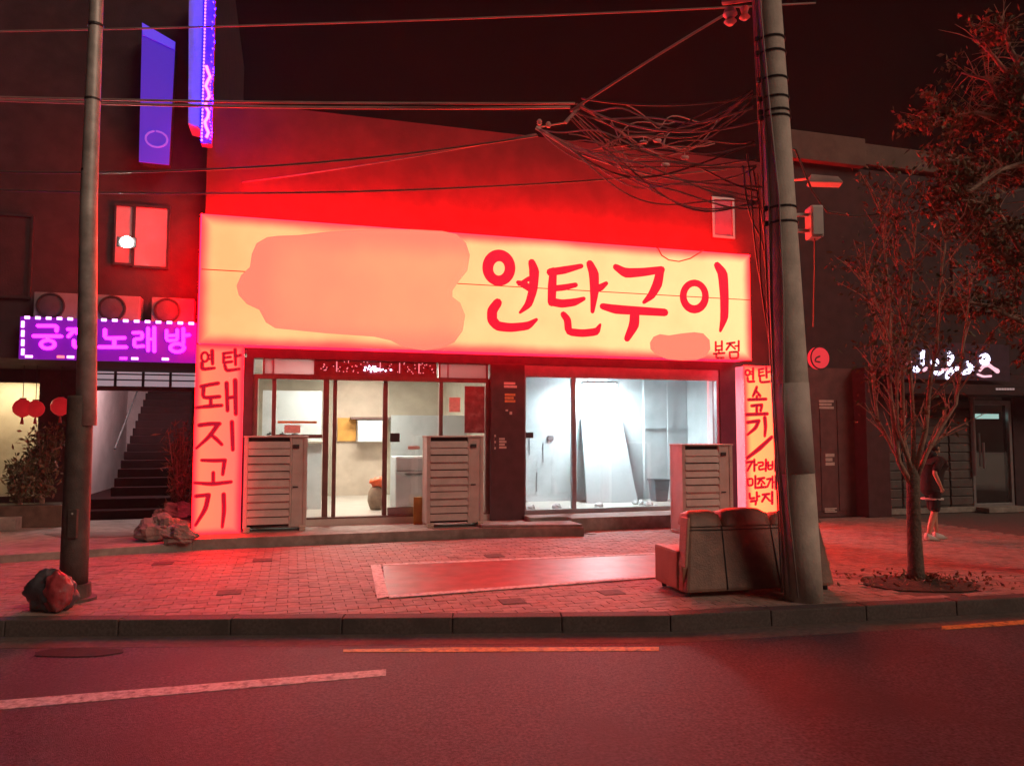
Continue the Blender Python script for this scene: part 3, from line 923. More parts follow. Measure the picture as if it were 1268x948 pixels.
def ell(cx, cy, rx, ry, w, n=20, w2=None):
    pts = [(cx + rx * math.sin(2 * math.pi * k / n), cy - ry * math.cos(2 * math.pi * k / n)) for k in range(n + 1)]
    ws = [w + ((w2 - w) * 0.5 * (1 - math.cos(2 * math.pi * k / n)) if w2 else 0) for k in range(n + 1)]
    return (pts, ws)
OA, SA = (560, 260), 3.17
letter('letter', [ell(183, 228, 44, 50, 34, w2=30), ([(258, 284), (285, 294), (308, 312)], [12, 22, 18]), ([(262, 292), (300, 270), (318, 262)], [10, 14, 10]),
                  ([(312, 207), (322, 240), (318, 310), (300, 370), (266, 402)], [22, 30, 26, 22, 8]),
                  ([(178, 364), (156, 395), (156, 432), (178, 456), (230, 462), (296, 455), (330, 430)], [26, 30, 30, 28, 26, 24, 10])], OA, SA, 0, M_red_let, sign)
letter('letter', [([(384, 244), (440, 236), (506, 220)], [22, 22, 14]), ([(396, 240), (392, 300), (390, 362)], [22, 26, 24]), ([(398, 308), (440, 304), (484, 294)], [18, 18, 14]),
                  ([(390, 360), (430, 368), (480, 362), (516, 348)], [24, 24, 22, 12]),
                  ([(540, 212), (556, 250), (558, 320), (550, 398)], [22, 30, 26, 12]), ([(560, 312), (582, 304), (604, 288)], [18, 20, 12]),
                  ([(436, 410), (452, 430), (456, 478), (510, 484), (566, 478), (580, 450)], [18, 22, 22, 22, 22, 8])], OA, SA, 0, M_red_let, sign)
letter('letter', [([(642, 224), (680, 248), (750, 244), (822, 234)], [18, 28, 24, 20]), ([(816, 238), (806, 290), (782, 335), (752, 362)], [24, 28, 22, 10]),
                  ([(590, 378), (640, 390), (740, 396), (834, 402)], [18, 26, 24, 22]), ([(716, 402), (714, 450), (686, 504)], [28, 30, 18])], OA, SA, 0, M_red_let, sign)
letter('letter', [ell(950, 338, 44, 52, 18, w2=22), ([(1040, 218), (1062, 250), (1068, 340), (1068, 420), (1052, 474)], [20, 30, 26, 24, 8])], OA, SA, 0, M_red_let, sign)
letter('small_letter', [([(1034, 518), (1034, 552)], 6), ([(1058, 515), (1058, 550)], 6), ([(1034, 535), (1058, 533)], 5), ([(1034, 550), (1058, 548)], 5), ([(1046, 550), (1046, 562)], 5), ([(1026, 564), (1068, 561)], 6), ([(1036, 566), (1036, 581), (1064, 580)], 6)], OA, SA, 0, M_red_small, sign)
letter('small_letter', [([(1078, 524), (1108, 520)], 6), ([(1094, 522), (1076, 548)], 6), ([(1094, 530), (1110, 545)], 5), ([(1124, 514), (1124, 552)], 6), ([(1110, 534), (1124, 533)], 5), ([(1088, 558), (1122, 556), (1122, 581), (1090, 583), (1088, 558)], 6)], OA, SA, 0, M_red_small, sign)
# salmon patches added in place of two blurred-out stretches of lettering
M_blur_fill = lb('salmon_blur', (.93, 0.29, 0.17), (.96, 0.42, 0.2), (.86, 0.25, 0.16), 0.8, 5.0, 3.0, 4.9, 0.5, 1.0, 7.0)
big = [(390, 178), (480, 175), (600, 161), (760, 151), (960, 151), (1090, 158), (1150, 172), (1190, 210), (1206, 260), (1196, 325), (1160, 370), (1132, 410), (1132, 437), (1165, 462), (1186, 515), (1176, 580),
       (1140, 630), (1085, 655), (1010, 664), (930, 652), (870, 622), (800, 606), (600, 592), (450, 577), (380, 570), (340, 545), (312, 492), (260, 468), (225, 430), (215, 390), (235, 345), (272, 310), (280, 255), (300, 210), (345, 184)]
part('blur_patch', MB().prism_xz([fp(230 + x / 3.427, 240 + y / 3.427, 0) for x, y in big][::-1], -0.0025, -0.0003), M_blur_fill, sign, label='large added salmon patch for blurred lettering on the left of the sign')
sm = [(815, 487), (850, 492), (900, 484), (950, 479), (985, 484), (1010, 510), (1013, 545), (995, 575), (960, 588), (900, 590), (845, 585), (800, 568), (778, 545), (776, 520), (790, 497)]
part('blur_patch', MB().prism_xz([fp(560 + x / 3.17, 260 + y / 3.17, 0) for x, y in sm][::-1], -0.0025, -0.0003), M_blur_fill, sign, label='small added salmon patch for blurred lettering low on the right of the sign')
# cable loop hanging over the top edge
loop = [fp(560 + x / 3.17, 260 + y / 3.17, -.02) for x, y in ((808, 150), (822, 178), (850, 196), (890, 202), (935, 190), (970, 168), (985, 158))]
lp = [(u_, -.02, z_) for u_, z_ in loop]
lp = [(lp[0][0], .1, lp[0][2] + .05)] + lp + [(lp[-1][0], .1, lp[-1][2] + .04)]
solo_l = fsolo('hanging_cable', MB().tube(lp, .012, 6), M_cable, 'dark cable loop hanging over top edge of long glowing sign', 'cable', lp[3][0], 0, lp[3][2])

def column_sign(u0, u1, z0, z1, label, n0, n1_, mface, mcase):
    t = fthing('column_sign', label, 'sign', (u0 + u1) / 2, n0, z0, group='upright light box signs on the shop corners')
    bs = BASE[t.name]
    part('casing', MB().box(u0 + .012, u1 - .012, n0 + .02, n1_, z0 + .01, z1 - .01), mcase, t)
    part('face_panel', MB().box(u0, u1, n0, n0 + .018, z0, z1), mface(bs), t)
    return t
M_case_pink = emit('column_casing_pink', (1.0, 0.06, 0.12), 1.6, base=(.5, .1, .1))
lv = column_sign(-0.07, 0.61, 0.142, 2.985, 'upright glowing sign at left corner of the shop, five rows of red letters', -0.06, 0.2,
                 lambda bs: lb('left_column_face', (GR, 0.27, 0.13), (GR, 0.18, 0.14), (12, 0.025, 0.07), -0.07, 0.61, 0.142, 2.985, 0.12, 1.0, 11.0, bs), M_case_pink)
NV = -0.06
OB, SB = (220, 410), 3.511
g_ = 1.0
letter('small_letter', [ell(118, 112, 15, 20, 8), ([(132, 105), (150, 104)], 7), ([(132, 121), (150, 120)], 7), ([(150, 85), (152, 142)], [12, 10]), ([(106, 138), (106, 166), (160, 160)], [12, 12, 9])], OB, SB, NV, M_red_let_dark, lv, gain=1.6)
letter('small_letter', [([(198, 97), (236, 92)], 9), ([(200, 97), (200, 137)], 9), ([(203, 115), (230, 112)], 8), ([(200, 137), (236, 132)], 9), ([(250, 80), (252, 146)], [11, 9]), ([(252, 110), (274, 104)], 9), ([(205, 148), (212, 172), (268, 164)], [10, 11, 9])], OB, SB, NV, M_red_let_dark, lv, gain=1.6)
letter('letter', [([(103, 240), (140, 232), (176, 226)], 12), ([(113, 240), (110, 290), (182, 284)], 12), ([(144, 290), (144, 326)], 11), ([(80, 332), (135, 326), (192, 322)], [9, 13, 11]), ([(213, 225), (217, 345)], [13, 11]), ([(217, 290), (246, 285)], 11), ([(250, 213), (253, 360)], [14, 12])], OB, SB, NV, M_red_let_dark, lv, gain=1.6)
letter('letter', [([(95, 408), (140, 402), (182, 402)], 13), ([(176, 404), (140, 455), (82, 508)], [14, 13, 8]), ([(140, 446), (165, 465), (192, 492)], [9, 12, 10]), ([(236, 394), (240, 515)], [13, 11])], OB, SB, NV, M_red_let_dark, lv, gain=1.6)
letter('letter', [([(105, 560), (160, 562), (206, 560)], [10, 12, 12]), ([(204, 562), (196, 622)], [13, 10]), ([(155, 614), (155, 660)], 11), ([(74, 658), (150, 664), (232, 654)], [9, 13, 11])], OB, SB, NV, M_red_let_dark, lv, gain=1.6)
letter('letter', [([(80, 716), (136, 710)], 12), ([(134, 712), (122, 770), (78, 842)], [14, 14, 9]), ([(200, 708), (202, 780), (194, 850)], [13, 13, 9])], OB, SB, NV, M_red_let_dark, lv, gain=1.6)
rv = column_sign(9.36, 10.08, 0.03, 2.9, 'upright glowing sign at right corner of the shop beside the concrete pole', -0.06, 0.24,
                 lambda bs: lb('right_column_face', (GR, 0.58, 0.17), (GR, 0.44, 0.16), (12, 0.06, 0.08), 9.36, 10.08, 0.03, 2.9, 0.15, 1.0, 23.0, bs), emit('column_casing_pale', (1.0, .16, .24), 1.0, base=(.5, .2, .2)))
OC, SC_ = (880, 420), 3.95
letter('small_letter', [ell(180, 163, 11, 13, 6), ([(192, 158), (206, 158)], 5), ([(192, 170), (206, 170)], 5), ([(207, 142), (207, 194)], 7), ([(180, 188), (182, 208), (212, 206)], 7)], OC, SC_, NV, M_red_let_dark, rv, gain=1.6)
letter('small_letter', [([(234, 148), (258, 144)], 6), ([(236, 148), (236, 180)], 6), ([(238, 163), (256, 160)], 5), ([(236, 180), (261, 176)], 6), ([(271, 138), (273, 186)], 7), ([(273, 162), (290, 158)], 6), ([(240, 188), (242, 211), (294, 206)], 7)], OC, SC_, NV, M_red_let_dark, rv, gain=1.6)
letter('letter', [([(225, 233), (218, 255), (206, 278)], [8, 10, 7]), ([(222, 252), (241, 276)], [7, 9]), ([(225, 278), (225, 295)], 8), ([(184, 295), (270, 292)], 9)], OC, SC_, NV, M_red_let_dark, rv, gain=1.6)
letter('letter', [([(200, 325), (250, 320)], 9), ([(250, 322), (244, 348)], 9), ([(225, 335), (225, 366)], 9), ([(174, 368), (276, 364)], 10)], OC, SC_, NV, M_red_let_dark, rv, gain=1.6)
letter('letter', [([(180, 406), (236, 398)], 10), ([(234, 400), (220, 432), (180, 466)], [11, 11, 7]), ([(264, 384), (268, 425), (264, 472)], [12, 11, 8])], OC, SC_, NV, M_red_let_dark, rv, gain=1.6)
letter('slash', [([(298, 478), (240, 532), (178, 580)], [10, 13, 9])], OC, SC_, NV, M_red_let_dark, rv, gain=1.6)
for chars in ([([(174, 602), (204, 596)], 7), ([(203, 598), (180, 640)], 7), ([(213, 588), (213, 642)], 7), ([(213, 615), (226, 612)], 6)],
              [([(232, 603), (256, 600), (256, 616), (236, 620), (236, 638), (260, 633)], 6), ([(270, 588), (269, 642)], 7)],
              [([(281, 600), (281, 636), (302, 633), (302, 598)], 6), ([(281, 617), (302, 615)], 6), ([(315, 590), (315, 642)], 7)],
              [([(180, 683), (205, 680), (205, 712), (182, 715), (180, 683)], 6), ([(218, 668), (218, 726)], 7)],
              [([(230, 682), (262, 677)], 7), ([(247, 680), (231, 706)], 7), ([(249, 690), (263, 705)], 6), ([(248, 706), (248, 722)], 6), ([(226, 725), (270, 721)], 7)],
              [([(275, 683), (294, 680)], 6), ([(294, 681), (277, 720)], 6), ([(302, 670), (302, 726)], 6), ([(302, 698), (314, 697)], 5), ([(317, 666), (317, 730)], 7)],
              [([(190, 754), (191, 779), (213, 775)], 7), ([(225, 748), (226, 786)], 7), ([(226, 768), (238, 766)], 6), ([(196, 792), (222, 788), (219, 806)], 7)],
              [([(254, 759), (286, 755)], 7), ([(272, 757), (251, 792)], 7), ([(271, 770), (289, 789)], 6), ([(300, 746), (300, 802)], 8)]):
    letter('small_letter', chars, OC, SC_, NV, M_red_let_dark, rv, gain=1.6)

# ================================================================== LOUVRED COVERS
def louvre_cover():
    W, D, H = 0.94, 0.42, 1.44
    t = thing('louvred_cover', '', 'louvred cover', group='louvred air conditioner covers before the shop')
    w_ = W / 2
    xs = w_ - W * 0.25            # where the plain strip begins
    for sx in (-w_ + .03, w_ - .03):
        for sy in (.03, D - .03):
            part('post', MB().box(sx - .03, sx + .03, sy - .03, sy + .03, .05, H), M_louvre, t, bevel=.006)
    part('top_panel', MB().box(-w_ - .01, w_ + .01, -.012, D + .01, H, H + .025), M_louvre, t, bevel=.006)
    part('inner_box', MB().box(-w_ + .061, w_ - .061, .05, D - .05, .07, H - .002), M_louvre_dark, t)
    n_ = 11
    z0, z1 = .10, H - .05
    ru_ = random.Random(5)
    st_ = (z1 - z0) / n_
    me = None
    for k in range(n_):
        z = z0 + k * st_
        y0 = ru_.uniform(-.006, .006)
        z += ru_.uniform(-.006, .006)
        mb = MB().prism_yz([(0.012 + y0, z + st_ * 0.93), (-0.012 + y0, z + st_ * .10), (-0.012 + y0, z + .004), (0.006 + y0, z + .004), (0.024 + y0, z + st_ * .85)], -w_ + .062, xs - .03)
        part('slat', mb, M_louvre, t)
    part('mid_bar', MB().box(-w_ + .062, xs - .03, -.016, .03, z0 + st_ * 5 - .012, z0 + st_ * 5 + .012), M_louvre, t, bevel=.003)
    part('stile', MB().box(xs - .03, xs, -.004, .05, .05, H), M_louvre, t, bevel=.005)
    sp = part('side_strip', MB().box(xs + .004, w_ - .062, .012, .03, .06, H - .002), M_louvre, t, bevel=.003)
    part('handle', MB().box(xs + .015, xs + .11, -.012, .011, H - .17, H - .11), M_dark_metal, sp, bevel=.006)
    part('latch', MB().box(xs + .02, xs + .10, -.002, .011, H * .46, H * .46 + .02), M_dark_metal, sp)
    rv_ = MB()
    for k in range(22):
        z = .12 + k * (H - .2) / 21
        rv_.lathe([(.009, 0), (.006, -.006)], (xs - .015, -.005, z), 6, 'y')
        rv_.lathe([(.009, 0), (.006, -.006)], (w_ - .03, -.001, z), 6, 'y')
    part('rivets', rv_, M_cream, t, kind='stuff')
    for sx in (-1, 1):
        x = sx * (w_ - .012)
        part('side_panel', MB().box(x - .006, x + .006, .061, D - .061, .06, H - .002), M_louvre, t)
    for sx in (-w_ + .06, w_ - .06):
        ft = part('foot_rail', MB().box(sx - .045, sx + .045, -.06, D + .05, 0.0, .04), M_cream, t, bevel=.008)
        part('foot_block', MB().box(sx - .05, sx + .05, -.05, .03, .041, .075), M_cream, ft, bevel=.012)
    return t
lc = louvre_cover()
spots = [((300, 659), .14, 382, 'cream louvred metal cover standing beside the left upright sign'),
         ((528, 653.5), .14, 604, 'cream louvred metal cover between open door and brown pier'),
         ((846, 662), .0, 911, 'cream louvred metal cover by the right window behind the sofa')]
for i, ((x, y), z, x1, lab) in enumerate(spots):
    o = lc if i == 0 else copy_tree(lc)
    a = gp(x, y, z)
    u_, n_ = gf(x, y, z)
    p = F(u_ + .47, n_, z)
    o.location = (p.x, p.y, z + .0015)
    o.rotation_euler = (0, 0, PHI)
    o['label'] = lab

# ================================================================== SOFA
sofa = thing('sofa', 'long worn tan brown sofa dumped behind the pole with its back to the road', 'sofa', gp(850, 741), R(13))
SW, SD = 1.70, 0.72
base_ = part('base', MB().box(0.0, SW, 0.08, SD, .045, .30), M_leather_side, sofa, bevel=.02)
bk = part('back_frame', MB().hexa([(0, 0, .05), (SW, 0, .05), (SW, .14, .05), (0, .14, .05)], [(.12, .17, .70), (SW - .06, .17, .70), (SW - .06, .30, .70), (.12, .30, .70)]), M_leather, sofa, bevel=.035)
for x0, x1 in ((.46, .49), (1.06, 1.05)):
    part('panel_seam', MB().tube([(x0, -.002, .07), ((x0 + x1) / 2, .085, .40), (x1, .165, .69)], .006, 5), M_dark_metal, bk)
part('panel_seam', MB().tube([(.11, .154, .655), (.5, .148, .65), (SW - .07, .154, .655)], .005, 5), M_dark_metal, bk)
for x0, x1, dz in ((.105, .485, .0), (.495, 1.045, .015), (1.055, SW - .05, -.03)):
    c = MB()
    nx, ny = 7, 4
    for k in range(2):
        for iy in range(ny + 1):
            for ix in range(nx + 1):
                fx, fy = ix / nx, iy / ny
                bul = 1 - (2 * fx - 1) ** 4
                w_ = .012 * noise.noise(Vector((x0 + fx * 3, fy * 3, k * 4.0)))
                c.v.append((x0 + (x1 - x0) * fx + (.018 if ix == 0 else -.018 if ix == nx else 0) * k, (.15, .19)[k] + (.40 - .15) * fy * (1, .78)[k],
                            (.69, .80 + dz)[k] + k * (.045 * bul * (1 - (2 * fy - 1) ** 2 * .7) + w_)))
    n1_ = (nx + 1) * (ny + 1)
    for iy in range(ny):
        for ix in range(nx):
            a = iy * (nx + 1) + ix
            c.f.append((a + n1_, a + 1 + n1_, a + nx + 2 + n1_, a + nx + 1 + n1_))
    for ix in range(nx):
        c.f.append((ix, ix + 1, ix + 1 + n1_, ix + n1_))
        a = ny * (nx + 1) + ix
        c.f.append((a + 1, a, a + n1_, a + 1 + n1_))
    for iy in range(ny):
        a = iy * (nx + 1)
        c.f.append((a + nx + 1, a, a + n1_, a + nx + 1 + n1_))
        a += nx
        c.f.append((a, a + nx + 1, a + nx + 1 + n1_, a + n1_))
    part('back_cushion', c, M_leather, sofa, smooth=True)
part('side_strip', MB().hexa([(-.012, .0, .30), (.02, .0, .30), (.02, .16, .30), (-.012, .16, .30)], [(.092, .14, .78), (.125, .14, .78), (.125, .31, .78), (.092, .31, .78)]), M_leather_side, sofa, bevel=.012)
for x in (-.02, SW - .07):
    part('arm', MB().box(x, x + .09, .17, SD + .01, .05, .45), M_leather_side, sofa, bevel=.03)
for x0, x1 in ((.075, .485), (.495, 1.05), (1.06, SW - .075)):
    part('seat_cushion', MB().box(x0, x1, .30, SD + .02, .302, .43), M_leather_side, sofa, bevel=.04, smooth=True)
for x in (.06, SW - .06):
    for y in (.1, SD - .06):
        part('foot', MB().lathe([(.025, 0), (.03, .046)], (x, y, 0), 10), M_dark_metal, sofa)
# folded cloth lying on the sofa back
# ================================================================== UTILITY POLE
PB = Vector((2.90, 7.64, 0))
PT = at(950.5, 0, 7.64)
def pole_at(z):
    return PB + (PT - PB) * (z / PT.z)
upole = thing('utility_pole', 'leaning concrete utility pole wrapped in wires and steel bands by the sofa', 'utility pole', PB)
zz = [0, .6, 2, 3.2, 4.5, PT.z, PT.z + 2.2]
part('shaft', MB().tube([pole_at(z) - PB for z in zz], [.188, .184, .174, .164, .152, .136, .12], 24), M_pole_concrete, upole, smooth=True)
for y in (62, 79, 111, 134, 150, 157, 266, 284):
    c = at(955, y, 7.8)
    z = c.z
    r_ = .188 - (.052 * z / PT.z) + .006
    q = pole_at(z) - PB
    bnd = part('steel_band', MB().tube([(q.x + r_ * math.cos(a), q.y + r_ * math.sin(a), q.z + .012 * math.cos(a + 1)) for a in [2 * math.pi * k / 20 for k in range(21)]], .011, 6), M_dark_metal, upole)
    part('buckle', MB().box(q.x - r_ - .03, q.x - r_ + .02, q.y - .06, q.y - .02, q.z - .02, q.z + .03), M_dark_metal, bnd, bevel=.006)
slp = pole_at(.45) - PB
part('warning_wrap', MB().tube([pole_at(1.25) - PB, pole_at(2.15) - PB], [.184, .176], 24), pbr('pole_wrap', (.5, .42, .38), .7, var=.12), upole, smooth=True)
rp_ = random.Random(12)
# riser cables strapped down the pole
for k in range(4):
    pts = []
    a0 = (2.7, 3.1, 3.5, 4.1)[k]
    for z in (0.05, 1.0, 2.0, 3.0, 4.0, 5.0, 6.0, 7.2):
        q = pole_at(z) - PB
        rr = .188 - .052 * z / PT.z + .012
        a = a0 + .25 * math.sin(z * 1.3 + k)
        pts.append((q.x + rr * math.cos(a), q.y + rr * math.sin(a), z))
    part('riser_cable', MB().tube(pts, .009, 5), M_cable_pale, upole, smooth=True)
# junction box on a bracket, right side of the pole
jb = thing('junction_box', 'pale grey junction box bracketed on the right side of the leaning pole', 'junction box', at(1006, 276, 7.85))
jl = Vector(jb.location)
part('box', MB().box(-.045, .085, -.09, .10, -.17, .17), M_white_box, jb, bevel=.02)
part('box_lid', MB().box(-.035, .075, -.104, -.091, -.15, .15), M_white_box, jb, bevel=.008)
q = pole_at(jl.z) - jl
for dz_ in (.07, -.10):
    part('bracket', MB().box(q.x + .15, -.046, -.02, .02, dz_, dz_ + .03), M_steel, jb)
part('cable_tail', MB().tube([(.02, 0, -.17), (.02, .02, -.5), (.0, .04, -1.1)], .008, 5), M_cable, jb)
# red lit flood lamp head on an arm right of the pole
lh = thing('wall_lamp', 'long grey lamp head on a thin arm behind the leaning pole', 'lamp', at(1022, 221, 10.5), R(-12))
part('shade', MB().hexa([(-.24, -.1, -.06), (.22, -.1, -.10), (.22, .12, -.10), (-.24, .12, -.06)], [(-.2, -.06, .06), (.16, -.06, .0), (.16, .08, .0), (-.2, .08, .06)]), M_steel, lh, bevel=.015)
part('reflector', MB().hexa([(-.22, -.106, -.07), (.2, -.106, -.112), (.2, .11, -.112), (-.22, .11, -.07)], [(-.22, -.104, -.062), (.2, -.104, -.102), (.2, .11, -.102), (-.22, .11, -.062)]), M_white_box, lh)
part('arm', MB().tube([(-.2, .05, .03), (-.4, .6, .2), (-.3, 1.9, .2)], .02, 8), M_steel, lh)

# ================================================================== STREET LAMP POLE AT THE LEFT
LP = Vector((gp(93, 742).x, gp(93, 742).y, 0))
lamp = thing('lamp_post', 'grey steel lamp post with thick dark sleeve round its lower half', 'lamp post', LP)
YL = LP.y
def lz(y): return at(100, y, YL).z
def lx(xc, y): return at(xc, y, YL).x - LP.x
zS = lz(490)
part('sleeve', MB().lathe([(.128, .16), (.126, .5), (.122, 1.2), (.118, zS - .03), (.112, zS)], (lx(95, 620), 0, 0), 20), M_sleeve, lamp, smooth=True)
part('base_flange', MB().lathe([(.19, 0), (.19, .025), (.14, .03), (.135, .16)], (lx(95, 700), 0, 0), 20), M_sleeve, lamp)
part('shaft', MB().tube([(lx(108, 488), 0, zS - .3), (lx(110, 250), 0, lz(250)), (lx(119, 20), 0, lz(20)), (lx(124, -150), 0, lz(-150))], [.096, .082, .066, .058], 20), M_steel, lamp, smooth=True)
for y in (32, 124, 212):
    z = lz(y)
    xc = lx(119 - (y - 20) * .043, y)
    part('cable_clamp', MB().lathe([(.078, -.012), (.078, .012)], (xc, 0, z), 16), M_dark_metal, lamp)
part('inspection_cover', MB().box(lx(95, 600) + .0, lx(95, 600) + .09, -.138, -.10, .62, .9), M_sleeve, lamp, bevel=.006)
bl = part('bolt_head', MB().lathe([(.012, 0), (.008, -.012)], (lx(95, 600) + .045, -.135, .86), 8, 'y'), M_steel, lamp)
# bags at the foot of the lamp post
b1p = gp(57, 757)
bag = solo('rubbish_bag', MB().blob((0, 0, .16), (.23, .15, .2), 2, .22, 2.0, 44, 30, flat=0.0), M_black_bag, 'crumpled dark grey rubbish bag slumped at foot of the lamp post', 'bag', smooth=True, loc=(b1p.x, b1p.y + .06, 0))
b2p = gp(72, 758)
solo('rubbish_bag', MB().blob((0, 0, .19), (.12, .09, .18), 7, .2, 2.0, 40, 28, flat=0.0), M_red_bag, 'red and pink plastic bag leaning between grey bag and lamp post', 'bag', smooth=True, loc=(b2p.x, b2p.y - .02, 0))

# ================================================================== LEFT BUILDING (karaoke, stair, shop window)
NL = 3.0
NU, NP, ZS = 0.9, 0.5, 2.78      # upper wall plane, sign plane, soffit height
left = fthing('karaoke_building', 'dark building left of the restaurant with an open stair under a purple sign', 'building', -3.0, NL, 0.1)
dA, dB = fp(112, 545, NL + .15)[0], fp(237, 545, NL + .15)[0]
sA, sB = fp(-60, 500, NL)[0], fp(48, 500, NL)[0]
zdoor = fp(170, 482, NL + .15)[1]
ztr = fp(170, 461, NL + .1)[1]
part('upper_wall', MB().box(-14, -0.1, NU, NU + .25, ZS, 11.6), M_wall_dark, left)
part('side_wall', MB().box(-.3, -.1, NU + .25, 9.0, 6.5, 11.6), M_wall_dark, left)
part('soffit', MB().box(-14, -0.1, NU + .25, NL + .3, ZS, ZS + .15), M_wall_dark, left)
part('ground_wall', MB().box(sB, dA - .08, NL, NL + .25, .1, ZS), M_brown_panel, left)
part('ground_wall', MB().box(dB + .08, -0.1, NL, NL + .25, .1, ZS), M_brown_panel, left)
part('ground_wall', MB().box(-14, sA, NL, NL + .25, .1, ZS), M_brown_panel, left)
part('lintel', MB().box(sA, sB, NL, NL + .25, 2.55, ZS), M_wall_dark, left)
part('lintel', MB().box(dA - .08, dB + .08, NL, NL + .25, ztr + .02, ZS), M_wall_dark, left)
# transom over the stair door: glowing panes in a grid
tr = part('transom', MB().box(dA - .08, dB + .08, NL + .05, NL + .2, zdoor - .03, zdoor + .05), M_frame, left)
M_tr = emit('lit_transom', (.55, .42, .48), .55, base=(.5, .45, .45))
for k in range(4):
    a = dA - .08 + (dB - dA + .16) * k / 4
    b_ = dA - .08 + (dB - dA + .16) * (k + 1) / 4
    part('pane', MB().box(a + .025, b_ - .025, NL + .10, NL + .115, zdoor + .055, ztr + .01), M_tr, tr)
    part('glazing_bar', MB().box(a - .02, a + .02, NL + .07, NL + .15, zdoor + .05, ztr + .02), M_dark_metal, tr)
for f_ in (.38, .72):
    z = zdoor + .05 + (ztr - zdoor) * f_
    part('glazing_bar', MB().box(dA - .08, dB + .08, NL + .08, NL + .099, z - .012, z + .012), M_dark_metal, tr)
fr2 = part('door_frame', MB().box(dA - .07, dA, NL + .08, NL + .18, .45, zdoor - .03).box(dB, dB + .07, NL + .08, NL + .18, .45, zdoor - .03), M_frame, left)
# steps and stair flight
for k, (z, n_) in enumerate(((.26, NL - .1), (.44, NL + .28))):
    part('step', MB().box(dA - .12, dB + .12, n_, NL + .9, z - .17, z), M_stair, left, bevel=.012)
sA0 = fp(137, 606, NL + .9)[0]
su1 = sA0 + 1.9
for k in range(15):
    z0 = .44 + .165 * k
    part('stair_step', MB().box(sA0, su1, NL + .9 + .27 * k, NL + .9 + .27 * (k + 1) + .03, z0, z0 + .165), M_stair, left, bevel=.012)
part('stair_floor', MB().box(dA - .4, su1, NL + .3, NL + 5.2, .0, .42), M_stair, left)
part('stair_wall', MB().box(dA - .45, dA - .35, NL + .25, NL + 5.2, .4, 5.0), M_pinkwall, left)
part('stair_wall', MB().box(dA - .35, sA0 - .005, NL + 5.1, NL + 5.2, .4, 5.0), M_pinkwall, left)
part('stair_wall', MB().box(sA0, su1 + .1, NL + 5.1, NL + 5.2, 2.8, 5.0), M_pinkwall, left)
part('stair_wall', MB().box(su1, su1 + .1, NL + .25, NL + 5.2, .0, 5.0), M_pinkwall, left)
part('stair_ceiling', MB().box(dA - .45, su1 + .1, NL + .25, NL + 5.2, 5.0, 5.1), M_pinkwall, left)
part('handrail', MB().tube([(sA0 + .05, NL + .9, 1.35), (sA0 + .05, NL + 4.5, 3.55)], .02, 6), M_dark_metal, left)
sl = fthing('stair_lamp', 'bulkhead lamp lighting the open stair behind the entrance', 'lamp', dA - .2, NL + .6, 3.2)
part('diffuser', MB().box(dA + .2, dA + .8, NL + 1.2, NL + 1.6, 3.5, 3.54), emit('stair_glow', (1, .74, .74), 110), sl)
part('housing', MB().box(dA + .17, dA + .83, NL + 1.17, NL + 1.63, 3.541, 3.6), M_white_box, sl)
part('stem', MB().tube([(dA + .5, NL + 1.4, 3.6), (dA + .5, NL + 1.4, 4.999)], .02, 8), M_dark_metal, sl)
# dangling ornament on the stair wall
fsolo('wall_ornament', MB().blob((dA - .30, NL + .8, 1.9), (.05, .16, .24), 4, .4, 2.5, 14, 10), M_dark_metal, 'dark round ornament hung on pale stair wall by the door post', 'ornament', dA - .3, NL + .8, 1.9, smooth=True)
# shop window recess at far left
part('recess_wall', MB().box(sA - .1, sB + .1, NL + 1.2, NL + 1.3, .1, 2.75), M_int_beige, left)
part('recess_wall', MB().box(sB, sB + .1, NL + .25, NL + 1.2, .1, 2.75), M_int_beige, left)
part('recess_wall', MB().box(sA - .1, sA, NL + .25, NL + 1.2, .1, 2.75), M_int_beige, left)
part('recess_ceiling', MB().box(sA - .1, sB + .1, NL + .25, NL + 1.2, 2.75, 2.85), M_int_beige, left)
part('pane', MB().box(sA, sB, NL + .1, NL + .112, .55, 2.55), M_glass, left)
part('sill', MB().box(sA, sB, NL - .05, NL + .25, .1, .55), M_brown_panel, left, bevel=.01)
pn = fthing('window_lamp', 'warm lamp inside shop window at far left', 'lamp', (sA + sB) / 2, NL + .7, 2.6)
part('diffuser', MB().box(sA + .2, sB - .15, NL + .5, NL + .9, 2.6, 2.65), emit('window_warm', (1, .75, .45), 30), pn)
part('housing', MB().box(sA + .17, sB - .12, NL + .47, NL + .93, 2.651, 2.70), M_white_box, pn)
# windows above
for x0, y0, x1, y1 in ((144, 256, 164, 326), (168, 258, 208, 330), (-20, 268, 38, 366)):
    r_ = rect(x0, y0, x1, y1, NU)
    wi = part('window', MB().box(r_[0] - .03, r_[1] + .03, NU - .05, NU - .001, r_[3], r_[3] + .04).box(r_[0] - .03, r_[1] + .03, NU - .05, NU - .001, r_[2] - .04, r_[2])
              .box(r_[0] - .03, r_[0], NU - .05, NU - .001, r_[2], r_[3]).box(r_[1], r_[1] + .03, NU - .05, NU - .001, r_[2], r_[3]), M_dark_metal, left)
    part('pane', MB().box(r_[0], r_[1], NU - .03, NU - .002, r_[2], r_[3]), M_frost if x0 > 0 else M_wall_dark, wi)
